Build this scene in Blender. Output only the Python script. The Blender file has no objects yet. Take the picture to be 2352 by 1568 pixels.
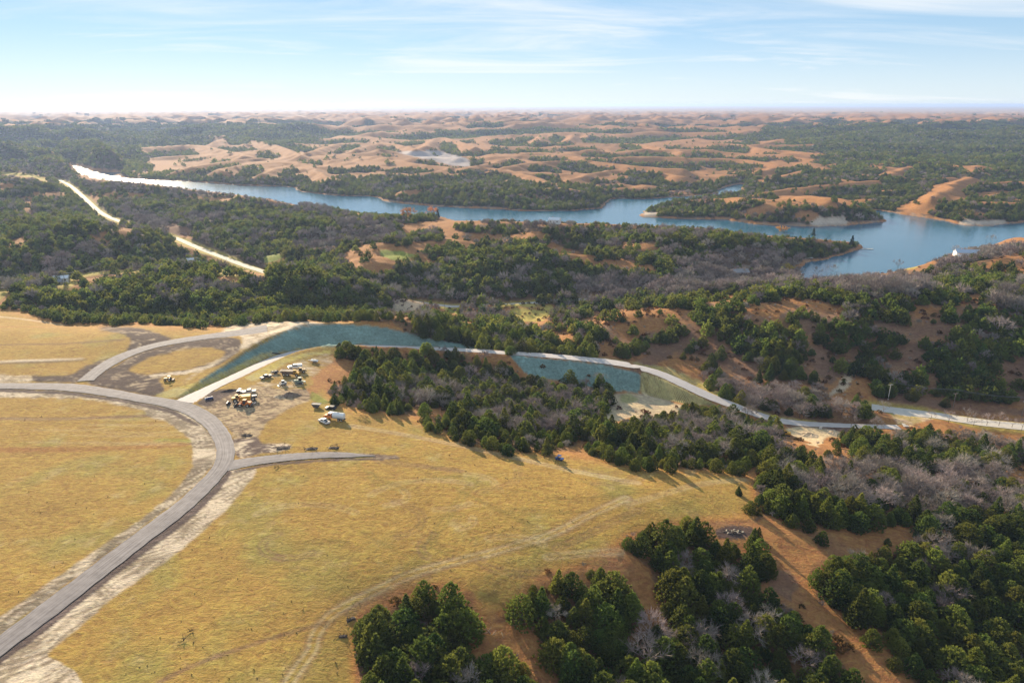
import bpy, bmesh, math, random
import numpy as np
from mathutils import Vector, Matrix

random.seed(7)
rng = np.random.default_rng(11)
S = bpy.context.scene
COL = S.collection

# ------------------------------------------------------------------ camera
HC = 120.0                       # drone height over the hilltop field (z = 0)
PITCH = math.atan(544.0 / 1568.0)
CP, SP = math.cos(PITCH), math.sin(PITCH)
cam_d = bpy.data.cameras.new('camera')
cam = bpy.data.objects.new('camera', cam_d); COL.objects.link(cam)
cam.location = (0, 0, HC)
cam.rotation_euler = (math.pi / 2 - PITCH, 0, 0)
cam_d.sensor_width = 36.0; cam_d.lens = 24.0
cam_d.clip_start = 1.0; cam_d.clip_end = 120000.0
S.camera = cam

# ------------------------------------------------------------------ light
SUN_AZ = math.radians(-29.0)     # left of the view direction (+Y)
SUN_EL = math.radians(19.0)
W = bpy.data.worlds.new('World'); S.world = W; W.use_nodes = True
nt = W.node_tree; nt.nodes.clear()
def N(t, kind, **kw):
    n = t.nodes.new(kind)
    for k, v in kw.items():
        if k in ('inp',):
            for a, b in v.items(): n.inputs[a].default_value = b
        else: setattr(n, k, v)
    return n
def L(t, a, b): t.links.new(a, b)
def mathn(t, op, a, b=None, c=None, clamp=False):
    n = t.nodes.new('ShaderNodeMath'); n.operation = op; n.use_clamp = clamp
    for i, q in enumerate((a, b, c)):
        if q is None: continue
        if isinstance(q, (int, float)): n.inputs[i].default_value = q
        else: t.links.new(q, n.inputs[i])
    return n.outputs[0]
sky = N(nt, 'ShaderNodeTexSky', sky_type='NISHITA', sun_disc=False, sun_elevation=SUN_EL,
        sun_rotation=SUN_AZ, altitude=800.0, air_density=0.75, dust_density=0.03, ozone_density=1.3)
tc = N(nt, 'ShaderNodeTexCoord')
sep = N(nt, 'ShaderNodeSeparateXYZ'); L(nt, tc.outputs['Generated'], sep.inputs[0])
den = mathn(nt, 'ADD', mathn(nt, 'MAXIMUM', sep.outputs['Z'], 0.0), 0.10)
cx = mathn(nt, 'DIVIDE', sep.outputs['X'], den); cy = mathn(nt, 'DIVIDE', sep.outputs['Y'], den)
comb = N(nt, 'ShaderNodeCombineXYZ'); L(nt, cx, comb.inputs[0]); L(nt, cy, comb.inputs[1])
mp = N(nt, 'ShaderNodeMapping'); mp.inputs['Rotation'].default_value = (0, 0, math.radians(24)); mp.inputs['Scale'].default_value = (0.42, 0.95, 1)
L(nt, comb.outputs[0], mp.inputs['Vector'])
n1 = N(nt, 'ShaderNodeTexNoise'); n1.inputs['Scale'].default_value = 1.05; n1.inputs['Detail'].default_value = 9; n1.inputs['Roughness'].default_value = 0.62; n1.inputs['Distortion'].default_value = 0.7
L(nt, mp.outputs[0], n1.inputs['Vector'])
n2 = N(nt, 'ShaderNodeTexNoise'); n2.inputs['Scale'].default_value = 0.28; n2.inputs['Detail'].default_value = 2
L(nt, comb.outputs[0], n2.inputs['Vector'])
cm = mathn(nt, 'ADD', mathn(nt, 'MULTIPLY', n1.outputs[0], 1.0), mathn(nt, 'MULTIPLY', n2.outputs[0], 0.75))
mr = N(nt, 'ShaderNodeMapRange', interpolation_type='SMOOTHSTEP'); mr.inputs['From Min'].default_value = 0.74; mr.inputs['From Max'].default_value = 1.12; mr.inputs['To Max'].default_value = 0.65
L(nt, cm, mr.inputs['Value'])
# thin ice cloud catches sunlight: brighter and whiter than the blue behind it
mixc = N(nt, 'ShaderNodeMix', data_type='RGBA')
hz = N(nt, 'ShaderNodeMapRange', interpolation_type='SMOOTHSTEP'); hz.inputs['From Min'].default_value = 0.0; hz.inputs['From Max'].default_value = 0.10; hz.inputs['To Min'].default_value = 0.35; hz.inputs['To Max'].default_value = 0.0
L(nt, sep.outputs['Z'], hz.inputs['Value'])     # far veil of cirrus stacked towards the horizon
L(nt, mathn(nt, 'MAXIMUM', mr.outputs[0], hz.outputs[0]), mixc.inputs['Factor']); veil = N(nt, 'ShaderNodeMix', data_type='RGBA'); veil.inputs['Factor'].default_value = 0.62; veil.inputs['B'].default_value = (3.9, 6.0, 8.2, 1); L(nt, sky.outputs[0], veil.inputs['A'])
L(nt, veil.outputs['Result'], mixc.inputs['A'])
SKY_CLOUD = (9.3, 9.2, 9.0, 1)
mixc.inputs['B'].default_value = SKY_CLOUD
bg = N(nt, 'ShaderNodeBackground'); bg.inputs['Strength'].default_value = 0.055
L(nt, mixc.outputs['Result'], bg.inputs['Color'])
wo = N(nt, 'ShaderNodeOutputWorld'); L(nt, bg.outputs[0], wo.inputs['Surface'])

sun_d = bpy.data.lights.new('sun', 'SUN'); sun_d.energy = 5.0; sun_d.angle = math.radians(0.6); sun_d.color = (1.0, 0.83, 0.60)
sun = bpy.data.objects.new('sun', sun_d); COL.objects.link(sun)
sd = Vector((math.sin(SUN_AZ) * math.cos(SUN_EL), math.cos(SUN_AZ) * math.cos(SUN_EL), math.sin(SUN_EL)))
sun.rotation_euler = sd.to_track_quat('Z', 'Y').to_euler()
S.view_settings.view_transform = 'Standard'; S.view_settings.look = 'None'
S.view_settings.exposure = 1.1; S.view_settings.gamma = 1.0; S.view_settings.use_curve_mapping = False
S.cycles.max_bounces = 5; S.cycles.diffuse_bounces = 2; S.cycles.glossy_bounces = 2; S.cycles.transmission_bounces = 2
S.cycles.volume_bounces = 0; S.cycles.transparent_max_bounces = 4
S.cycles.use_denoising = True

# ------------------------------------------------------------------ helpers
def smooth(x, a, b):
    t = np.clip((x - a) / (b - a), 0, 1); return t * t * (3 - 2 * t)
def pnoise(x, y, seed=0):
    ix = np.floor(x).astype(np.int64); iy = np.floor(y).astype(np.int64)
    fx = x - ix; fy = y - iy
    def g(i, j):
        h = (i * 374761393 + j * 668265263 + seed * 974634777) & 0xffffffff
        h = ((h ^ (h >> 13)) * 1274126177) & 0xffffffff
        h = (h ^ (h >> 16)) & 0xffff
        return h * (2 * math.pi / 65536.0)
    def d(i, j, ox, oy):
        a = g(i, j); return np.cos(a) * ox + np.sin(a) * oy
    sx = fx * fx * fx * (fx * (fx * 6 - 15) + 10); sy = fy * fy * fy * (fy * (fy * 6 - 15) + 10)
    a = d(ix, iy, fx, fy); b = d(ix + 1, iy, fx - 1, fy); c = d(ix, iy + 1, fx, fy - 1); e = d(ix + 1, iy + 1, fx - 1, fy - 1)
    return 1.5 * ((a + (b - a) * sx) * (1 - sy) + (c + (e - c) * sx) * sy)
def fbm(x, y, seed=0, o=3):
    s = 0; a = 1.0; t = 0
    for k in range(o):
        s = s + a * pnoise(x * 2 ** k, y * 2 ** k, seed + k * 17); t += a; a *= 0.5
    return s / t
def project(x, y, z):
    dep = np.maximum(y * CP - (z - HC) * SP, 1.0); yc = y * SP + (z - HC) * CP
    return 1176 + 1568 * x / dep, 784 - 1568 * yc / dep
def ray(u, v):
    dx = (u - 1176) / 1568.0; dy = (784 - v) / 1568.0
    return dx, CP + dy * SP, -SP + dy * CP
def on_z(u, v, z):
    dx, dy, dz = ray(u, v); t = (z - HC) / dz
    return dx * t, dy * t
# where each tracing window of the photograph sits (window pixels -> 2352 px picture)
def win(x0, y0, s): return lambda pts: [(p[0] / s * 0.765625 + x0 * 0.765625, p[1] / s * 0.765625 + y0 * 0.765625) + tuple(p[2:]) for p in pts]
c1 = win(0, 880, 2.24); c3 = win(0, 300, 2.297); c4 = win(1000, 300, 2.2443); c5 = win(2024, 300, 2.2443)
c5b = win(950, 850, 2.24); c7w = win(1900, 850, 2.0068); c8 = win(2000, 1350, 2.194); cLL = win(0, 1200, 1.849)
c2b = win(950, 1200, 1.8092); c7 = win(2300, 1150, 3.0466); c2 = win(600, 1000, 4.704); k4 = win(640, 1080, 8.711); k5 = win(780, 1060, 11.2); k6 = win(920, 1190, 13.067)
# soft masks traced over the picture, sampled where a ground point projects
MU0, MV0, MW, MH, MS = -500, 200, 1700, 850, 2.0
def mask(polys, blur=1):
    m = np.zeros((MH, MW), np.float32)
    for P in polys:
        P = np.array([(p[0], p[1]) for p in P], float)
        a0 = max(0, int((P[:, 0].min() - MU0) / MS) - 1); a1 = min(MW, int((P[:, 0].max() - MU0) / MS) + 2)
        b0 = max(0, int((P[:, 1].min() - MV0) / MS) - 1); b1 = min(MH, int((P[:, 1].max() - MV0) / MS) + 2)
        if a1 <= a0 or b1 <= b0: continue
        gx, gy = np.meshgrid(MU0 + MS * np.arange(a0, a1), MV0 + MS * np.arange(b0, b1))
        ins = np.zeros(gx.shape, bool); n = len(P)
        for i in range(n):
            x1, y1 = P[i]; x2, y2 = P[(i + 1) % n]
            if y1 == y2: continue
            c = ((y1 > gy) != (y2 > gy)) & (gx < (x2 - x1) * (gy - y1) / (y2 - y1) + x1); ins ^= c
        m[b0:b1, a0:a1] = np.maximum(m[b0:b1, a0:a1], ins)
    for _ in range(2):
        for ax in (0, 1):
            if blur < 1: continue
            k = 2 * blur + 1
            c = np.cumsum(np.pad(m, [(blur + 1, blur) if q == ax else (0, 0) for q in (0, 1)], mode='edge'), axis=ax)
            m = (np.take(c, range(k, c.shape[ax]), ax) - np.take(c, range(0, c.shape[ax] - k), ax)) / k
    return m
def samp(m, u, v):
    x = np.clip((u - MU0) / MS, 0, MW - 1.01); y = np.clip((v - MV0) / MS, 0, MH - 1.01)
    i = x.astype(int); j = y.astype(int); fx = x - i; fy = y - j
    return (m[j, i] * (1 - fx) + m[j, i + 1] * fx) * (1 - fy) + (m[j + 1, i] * (1 - fx) + m[j + 1, i + 1] * fx) * fy
def resample(P, step):
    P = np.array(P, float); d = np.r_[0, np.cumsum(np.linalg.norm(np.diff(P[:, :2], axis=0), axis=1))]
    n = max(2, int(d[-1] / step) + 1); t = np.linspace(0, d[-1], n)
    return np.stack([np.interp(t, d, P[:, k]) for k in range(P.shape[1])], 1)
def chaikin(P, n=2):
    P = np.array(P, float)
    for _ in range(n):
        Q = np.empty((2 * len(P), P.shape[1])); Q[0] = P[0]; Q[-1] = P[-1]
        Q[1:-1:2] = 0.75 * P[:-1] + 0.25 * P[1:]; Q[2:-1:2] = 0.25 * P[:-1] + 0.75 * P[1:]
        P = Q
    return P
def dist_line(x, y, P, extra=None):
    """distance to a polyline; extra: value carried along it"""
    best = np.full(x.shape, 1e9); ev = np.zeros(x.shape); side = np.zeros(x.shape)
    for i in range(len(P) - 1):
        ax, ay = P[i][:2]; bx, by = P[i + 1][:2]; dx, dy = bx - ax, by - ay; q = dx * dx + dy * dy + 1e-9
        t = np.clip(((x - ax) * dx + (y - ay) * dy) / q, 0, 1)
        d = np.hypot(x - ax - t * dx, y - ay - t * dy); m = d < best
        best = np.where(m, d, best); side = np.where(m, np.sign((x - ax) * dy - (y - ay) * dx), side)
        if extra is not None: ev = np.where(m, extra[i] + t * (extra[i + 1] - extra[i]), ev)
    return best, ev, side

# ------------------------------------------------------------------ materials
MATS = {}
def mat(name, color, rough=0.7, metal=0.0, var=0.12, scale=2.0, bump=0.0, trans=0.0):
    if name in MATS: return MATS[name]
    m = bpy.data.materials.new(name); m.use_nodes = True; t = m.node_tree; b = t.nodes['Principled BSDF']
    tcn = N(t, 'ShaderNodeTexCoord'); nz = N(t, 'ShaderNodeTexNoise'); nz.inputs['Scale'].default_value = scale; nz.inputs['Detail'].default_value = 5
    L(t, tcn.outputs['Object'], nz.inputs['Vector'])
    hs = N(t, 'ShaderNodeHueSaturation'); hs.inputs['Color'].default_value = (*color, 1)
    L(t, mathn(t, 'ADD', mathn(t, 'MULTIPLY', mathn(t, 'SUBTRACT', nz.outputs[0], 0.5), var * 4), 1.0), hs.inputs['Value'])
    L(t, hs.outputs[0], b.inputs['Base Color'])
    b.inputs['Roughness'].default_value = rough; b.inputs['Metallic'].default_value = metal
    if bump:
        bp = N(t, 'ShaderNodeBump'); bp.inputs['Strength'].default_value = bump; bp.inputs['Distance'].default_value = 0.1
        L(t, nz.outputs[0], bp.inputs['Height']); L(t, bp.outputs[0], b.inputs['Normal'])
    MATS[name] = m; return m

# ------------------------------------------------------------------ traced layout (2352 x 1568 picture)
LAKE_Z = -40.0
lake_uv = [(160,376),(187,381),(200,386),(217,393),(240,395),(290,395),(270,401),(277,406),(300,410),(363,413),(417,416),(500,421),(540,426),(633,428),(680,430),(683,438),(733,446),(784,450),
 (868,451),(878,462),(936,468),(1011,475),(1127,479),(1192,484),(1277,485.5),(1380,480),(1383,474),(1397,462),(1403,455),(1448,458),(1516,455),(1568,451),(1648,446),(1652,434),(1686,424),(1710,421),(1705,434),(1713,443),(1584,457),(1550,465),
 (1489,480),(1475,489),(1472,496),(1482,499),(1568,503),(1662,503),(1693,509),(1754,516),(1840,520),(1908,520),(2027,509),(2030,506),(2003,489),(2003,482),(2037,485),(2078,494),(2164,504),(2198,516),(2266,520),(2317,513),(2352,511),(2600,505),(2800,505),
 (2800,570),(2352,562),(2230,577),(2180,592),(2130,616),(2060,630),(1990,638),(1890,648),(1840,646),(1830,622),(1846,605),(1874,600),(1925,588),(1955,578),(1986,571),(1975,563),(1900,556),(1750,545),(1600,528),(1400,520),(1250,516),(1150,513),(1050,515),(1020,530),(930,535),(915,515),(960,510),(1010,505),(1005,496),(900,500),(800,493),(760,482),(690,472),(560,449),(420,433),(330,421),(260,416),(215,411),(180,401),(165,388)]
pond_uv = [[(112,366),(118,358),(124,358),(122,366)],[(40,387),(48,384),(50,388),(42,389)]]
# height control points: (u, v, z) seen in the picture
CT = [(0,1568,0),(-400,1568,0),(600,1568,0),(600,1300,0),(0,1200,0),(1000,1200,0),(1400,1150,-1),(1700,1150,-5),(0,900,0),(-400,900,0),(450,940,0),(900,1000,-1),(1300,1080,-2),(0,760,1),(300,760,2),(700,748,3.5),(850,742,4),(930,757,2),(-400,720,1),(1100,1330,-1),(800,1300,0),(300,1000,0),(-400,1200,0),(200,830,1),(450,800,1.5),(560,800,1.5),
 (950,1480,-7),(1100,1568,-9),(1500,1400,-9),(1600,1300,-8),(1500,1560,-14),(1800,1560,-16),(1750,1350,-9),(1450,1270,-3),(1720,1215,-5),(1800,1230,-6),(1900,1400,-9),(2050,1540,-12),(2200,1300,-16),(2300,1500,-21),(2352,1200,-20),(2700,1400,-22),(1560,1190,-3),
 (1750,1150,-7),(1900,1100,-14),(2100,1120,-20),(2300,1100,-23),(1820,1010,-20),(2000,1000,-28),(2200,990,-29),(2352,1010,-30),(2700,1020,-30),
 (2352,985,-31),(2100,950,-32),(2352,930,-30),(2700,900,-28),(2300,800,-13),(2000,800,-17),(2000,700,2),(2352,700,2),(2700,700,0),(1700,800,-18),(1750,700,-2),(1550,790,-22),(1500,712,-8),(1400,720,-11),(1650,870,-28),(1900,900,-30),(1850,740,-5),(2200,740,-6),(2150,860,-23),(1900,820,-20),
 (800,870,-6),(1000,880,-15),(1000,930,-9),(760,835,-4),(1200,900,-22),(1400,930,-24),(1480,930,-24),(1550,930,-26),(1250,990,-14),(1100,960,-11),(1100,1010,-3),(1300,1040,-4),(1450,1070,-4),(1600,1085,-5),(1500,1010,-14),(1600,980,-22),(1700,1010,-20),(1800,1000,-30),(1700,970,-28),(980,960,-4),(850,940,-2),(900,830,-9),(1100,850,-17),(700,890,-1),
 (1000,750,-12),(1150,780,-14),(1300,800,-18),(1200,750,-27),(1100,720,-33),(1250,715,-35),(950,700,-34),(1350,750,-22),(1000,775,-5),
 (200,735,-9),(500,738,-11),(700,725,-12),(820,722,-12),(450,680,-8),(200,690,-9),(650,680,-9),(780,700,-16),(20,675,-6),(150,662,-8),(300,640,-3),(400,622,0),(550,632,0),(690,630,-1),(800,670,-10),(880,710,-22),(-400,670,-6),
 (200,625,-30),(330,618,-30),(440,605,-32),(600,628,-33),(400,545,-34),(277,510,-36),(155,422,-37),(60,655,-28),(-400,630,-30),
 (100,620,-28),(250,590,-22),(100,560,-10),(300,545,-9),(330,525,-14),(0,520,-15),(200,520,-20),(-400,540,-12),(100,480,-35),(250,470,-33),(400,480,-32),(600,480,-32),(700,520,-26),(600,560,-28),(500,520,-27),(450,560,-30),(750,560,-22),(870,565,-10),(800,600,-20),(870,610,-15),(1000,600,-13),(1250,602,-14),(1500,615,-14),(1560,640,-22),(950,690,-35),(1250,690,-35),(1450,680,-34),(1600,670,-31),(1700,650,-32),(1000,660,-26),(1250,660,-26),(1450,655,-27),(700,600,-30),
 (1030,527,-9),(1250,533,-10),(1500,527,-9),(1700,547,-11),(1850,562,-18),(1950,578,-34),(1100,570,-22),(1400,575,-17),(1350,595,-24),(1700,600,-26),(1850,625,-37),(2200,585,-30),(2300,562,-22),(2352,600,-10),(2250,640,-9),(2100,645,-26),(2000,655,-30),(2700,600,-10),(1850,660,-26),
 (1090,427,-16),(800,425,-20),(1300,445,-25),(1250,465,-36),(1650,475,-30),(1800,455,-16),(1900,475,-22),(1600,455,-34),(1750,480,-24),(2200,432,-6),(2300,445,-12),(2352,400,0),(2100,465,-28),(2250,485,-27),(1750,425,-20),(1900,410,-8),(2700,400,0),
 (1550,370,3),(1800,380,-2),(1300,385,0),(1000,395,-6),(900,360,3),(600,392,-10),(600,335,6),(1200,325,8),(1700,330,8),(2200,325,5),(300,325,-8),(100,350,-25),(100,420,-36),(300,365,-28),(-400,400,-20),(-400,330,0),(2700,320,5),(0,300,0),(500,285,5),(1200,280,8),(1800,285,6),(2352,285,4),(2800,285,4),(-400,280,4)]
FAR = [(a, 12000, 6) for a in (-.8,-.4,0,.4,.8)] + [(a, 42000, 8) for a in (-.8,-.4,0,.4,.8)] + [(a, 60, 0 if a < 0.1 else -12) for a in (-.8,-.4,0,.4,.8)]

# ---- polar ground grid
NA = 720
AZ = np.linspace(math.radians(-51), math.radians(51), NA)
rr = [60.0]
while rr[-1] < 42000:
    r = rr[-1]; rr.append(r * (1 + (0.0042 if r < 450 else 0.0049 if r < 2600 else 0.0085)))
RR = np.array(rr); NR = len(RR); LR = np.log(RR)
A2, R2 = np.meshgrid(AZ, RR)            # [NR, NA]
X = R2 * np.sin(A2); Y = R2 * np.cos(A2)

def rbf():
    P = []; Zc = []
    for u, v, z in CT:
        x, y = on_z(u, v, z); P.append((math.atan2(x, y), math.log(math.hypot(x, y)))); Zc.append(z)
    for a, r, z in FAR: P.append((a, math.log(r))); Zc.append(z)
    P = np.array(P); Zc = np.array(Zc); c = 0.02
    D = np.sqrt(((P[:, None] - P[None]) ** 2).sum(-1) + c * c)
    A = np.zeros((len(P) + 1,) * 2); A[:-1, :-1] = D - np.eye(len(P)) * 0.006; A[:-1, -1] = 1; A[-1, :-1] = 1
    w = np.linalg.solve(A, np.r_[Zc, 0])
    ca = AZ[::3]; cl = LR[::3]; out = np.zeros((len(cl), len(ca))) + w[-1]
    for i in range(len(P)):
        out += w[i] * np.sqrt((ca[None] - P[i, 0]) ** 2 + (cl[:, None] - P[i, 1]) ** 2 + c * c)
    # back to the full grid, bilinear
    fi = np.interp(LR, cl, np.arange(len(cl))); fj = np.interp(AZ, ca, np.arange(len(ca)))
    i = np.minimum(fi.astype(int), len(cl) - 2); j = np.minimum(fj.astype(int), len(ca) - 2); a = (fi - i)[:, None]; b = (fj - j)[None]
    return (out[i][:, j] * (1 - b) + out[i][:, j + 1] * b) * (1 - a) + (out[i + 1][:, j] * (1 - b) + out[i + 1][:, j + 1] * b) * a
Z = rbf()
U0, V0 = project(X, Y, Z)
FIELD = [[(-600,1800),(-600,690),(0,700),(60,712),(130,738),(250,742),(330,737),(450,750),(560,742),(700,732),(850,735),(940,757),(830,800),(765,830),(745,900),(810,935),(980,960),(1040,1005),(1130,1030),(1290,1035),(1400,1055),(1600,1080),(1720,1080),(1740,1150),(1740,1190),(1600,1200),(1460,1220),(1400,1270),(1330,1300),(1230,1330),(1180,1400),(1100,1420),(1090,1360),(990,1340),(900,1360),(820,1410),(815,1500),(825,1800)]]
mF = mask(FIELD, 8)
field = samp(mF, U0, V0)
R1 = R2
wx = X + 60 * pnoise(X / 300, Y / 300, 5); wy = Y + 60 * pnoise(X / 300 + 9, Y / 300, 6)
bil = lambda x, y, s: np.abs(pnoise(x, y, s)) * 1.0
mid = (bil(wx / 95, wy / 95, 21) - .35) * 10 + (bil(wx / 38, wy / 38, 22) - .35) * 3.2
Z += mid * (1 - field) * smooth(R1, 230, 420) * (1 - smooth(R1, 1500, 2600))
w2x = X + 210 * pnoise(X / 900, Y / 900, 31); w2y = Y + 210 * pnoise(X / 900 + 5, Y / 900, 32)
n470 = pnoise(w2x / 660, w2y / 470, 41); rg1 = np.maximum(1 - np.abs(n470), 0.02); rg2 = 1 - np.abs(pnoise(w2x / 280, w2y / 205, 42)); rg3 = 1 - np.abs(pnoise(wx / 115, wy / 100, 43))
far = (rg1 ** 1.4 - .58) * 76 + (rg2 - .62) * (.3 + rg1) * 34 + (rg3 - .62) * (.3 + rg2) * 17
HWY = [on_z(u, v, z)[:2] for u, v, z in [(134,412,-37),(163,427,-37)] + c3([(560,655,-36),(700,785,-36),(1000,890,-35),(1200,945,-34),(1540,1085,-33),(1840,1190,-33),(2100,1290,-33)])]
qn = int(np.searchsorted(RR, 1700)); dh, _, _ = dist_line(X[:qn], Y[:qn], HWY); rgm = 1 - np.abs(pnoise(wx / 215, wy / 165, 46))
Z[:qn] += ((rgm - .62) * 24 * smooth(R1, 560, 720)[:] * (1 - smooth(R1, 1150, 1600)))[:qn] * smooth(dh, 25, 110) * (1 - field[:qn])
zone = samp(mask([[(200,292),(2850,292),(2850,490),(1700,490),(1400,445),(690,432),(300,405)]], 8), U0, V0)
Z += far * smooth(R1, 1050, 1900) * (1 - 0.45 * smooth(R1, 4000, 14000)) * (1 - .62 * zone * (1 - smooth(R1, 2600, 4200)))
Z -= 30 * zone * (1 - smooth(R1, 2400, 4000)) * smooth(R1, 1120, 1450)      # hollows between the ridges
# the grass ridges beyond the lake, crest by crest
RIDGES = [(c3([(820,350),(1000,325),(1200,312),(1350,305),(1500,335),(1700,385)]),-12),(c3([(1300,460),(1500,430),(1700,405),(1810,400)]),-16),(c3([(1410,510),(1600,455),(1800,432),(2000,430),(2200,450)]),-16),(c3([(1680,545),(1850,490),(2000,448),(2120,452),(2280,545)]),-19),(c3([(1480,285),(1620,250),(1760,280),(1900,310),(2070,380)]),-6),(c3([(2130,360),(2250,320),(2352,295)]),-8),
 (c4([(430,520),(650,485),(900,455),(1100,460),(1300,500),(1460,560)]),-17),(c4([(900,455),(1040,430),(1200,395),(1330,410),(1420,425)]),-12),(c4([(1170,450),(1330,420),(1500,408),(1700,405),(1900,430),(2150,455),(2352,465)]),-11),(c4([(1590,540),(1700,505),(1820,475),(1950,470),(2150,485),(2352,512)]),-18),(c4([(0,405),(170,375),(300,390),(500,425),(800,455)]),-13),(c4([(1250,370),(1330,350),(1500,365),(1700,390)]),-6),(c4([(620,310),(700,245),(800,265),(950,315)]),0),(c4([(1600,310),(1800,300),(2000,290),(2150,310),(2352,350)]),-4),(c4([(1900,385),(2100,380),(2352,385)]),-8),(c4([(600,220),(900,190),(1300,205),(1700,200),(2000,215)]),8),(c4([(1380,270),(1430,215),(1480,240)]),6),(c4([(1580,270),(1640,210),(1720,240)]),6),(c4([(150,330),(300,290),(450,300),(560,330)]),-4),
 (c5([(0,300),(130,285),(300,290),(450,300),(600,330),(800,345),(1000,365)]),-6),(c5([(0,330),(250,345),(500,365),(750,380),(950,400)]),-10),(c5([(0,395),(250,390),(500,400),(690,435)]),-13),(c5([(480,500),(700,450),(870,428),(1020,460)]),-15),(c5([(690,520),(850,480),(950,470),(1030,490)]),-18),(c5([(560,300),(750,260),(950,290)]),-2),(c5([(1420,500),(1550,455),(1700,430),(1850,430),(2050,480)]),-13),(c5([(600,620),(850,590),(1100,560),(1400,540),(1600,535),(1850,520)]),-20),(c5([(480,750),(700,680),(850,655),(1000,670),(1130,715)]),-22),(c5([(1700,690),(1800,620),(1900,545),(2000,520)]),-15),(c5([(2100,560),(2250,545),(2400,555)]),-14)]
for P, zc in RIDGES:
    P = resample(chaikin([on_z(u, v, zc) for u, v in P], 2), 12.0); sel = np.where((X > P[:, 0].min() - 150) & (X < P[:, 0].max() + 150) & (Y > P[:, 1].min() - 150) & (Y < P[:, 1].max() + 150))
    xs, ys = X[sel], Y[sel]; d, _, _ = dist_line(xs + 9 * pnoise(xs / 45, ys / 45, 47), ys + 9 * pnoise(xs / 45, ys / 45, 48), P)
    tent = zc - np.sqrt((.43 * d) ** 2 + 2.2) + 1.5 + 1.6 * (pnoise(xs / 34, ys / 34, 49) - .2) * smooth(d, 6, 40); dd = tent - Z[sel]
    Z[sel] += .5 * (dd + np.sqrt(dd * dd + 6.0))          # smooth union
Z += (1 - field) * 0.35 * fbm(X / 9, Y / 9, 51, 2) + field * (0.25 * fbm(X / 26, Y / 26, 52, 2) + 0.06 * pnoise(X / 2.6, Y / 2.6, 53)) * smooth(R1, 50, 90)

# ---- lake basin
def unz(poly, z): return np.array([on_z(u, v, z) for u, v in poly])
lakes = [unz(lake_uv, LAKE_Z)] + [unz(p, LAKE_Z) for p in pond_uv]
def inside(x, y, P):
    ins = np.zeros(x.shape, bool); n = len(P)
    for i in range(n):
        x1, y1 = P[i]; x2, y2 = P[(i + 1) % n]
        if y1 == y2: continue
        ins ^= ((y1 > y) != (y2 > y)) & (x < (x2 - x1) * (y - y1) / (y2 - y1) + x1)
    return ins
LD = np.full(Z.shape, 1e3)       # signed distance to the shore, negative in the water
for P in lakes:
    Pj = chaikin(np.vstack([P, P[:1]]), 1)
    sel = np.where((X > P[:, 0].min() - 150) & (X < P[:, 0].max() + 150) & (Y > P[:, 1].min() - 150) & (Y < P[:, 1].max() + 150))
    xs = X[sel] + 5 * pnoise(X[sel] / 28, Y[sel] / 28, 61); ys = Y[sel] + 5 * pnoise(X[sel] / 28, Y[sel] / 28, 62)
    d, _, _ = dist_line(xs, ys, Pj); d = np.where(inside(xs, ys, Pj), -d, d)
    LD[sel] = np.minimum(LD[sel], d)
shore = smooth(LD, 0, 45)
Z = np.maximum(Z, -38.6 + 0.6 * pnoise(X / 40, Y / 40, 63))
Z = np.where(LD < 0, LAKE_Z - 0.3 - np.minimum(-LD, 30) * 0.12, np.maximum(LAKE_Z + 0.25 + (Z - LAKE_Z) * (0.10 + 0.90 * shore), LAKE_Z + 0.25 + np.minimum(LD, 8) * 0.1))

# keep the open water in sight: the near ridges stay below the sight line to the lake
lm = mask([lake_uv], 0); nr_ = int(np.searchsorted(RR, 2100))
near_line = [(165,388),(180,399),(215,409),(260,415),(330,421),(420,433),(560,449),(690,472),(760,482),(800,493),(900,500),(1005,500),(1050,513),(1150,513),(1250,516),(1400,520),(1600,528),(1750,545),(1900,556),(1975,563)]
sight = mask([[(u, v - (5 if u > 690 else 2)) for u, v in near_line] + [(1975, 300), (165, 300)]], 0)
lim = [(u, math.hypot(*on_z(u, v, LAKE_Z)) + 4) for u, v in near_line]
for _ in range(34):
    u_, v_ = project(X[:nr_], Y[:nr_], Z[:nr_]); oc = (samp(sight, u_, v_) > .5) & (R2[:nr_] < np.interp(u_, [q[0] for q in lim], [q[1] for q in lim])) & (LD[:nr_] > 1.0) & (Z[:nr_] > -39.3)
    if not oc.any(): break
    Z[:nr_][oc] -= 0.9
for _ in range(30):
    u_, v_ = project(X[:nr_], Y[:nr_], Z[:nr_]); oc = (samp(lm, u_, v_) > .5) & (LD[:nr_] > 1.0) & (Z[:nr_] > -39.3) & (R2[:nr_] > 990)
    if not oc.any(): break
    Z[:nr_][oc] -= 0.9
Z[:nr_] = np.where(LD[:nr_] > 0, np.maximum(Z[:nr_], LAKE_Z + .3), Z[:nr_])
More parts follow.
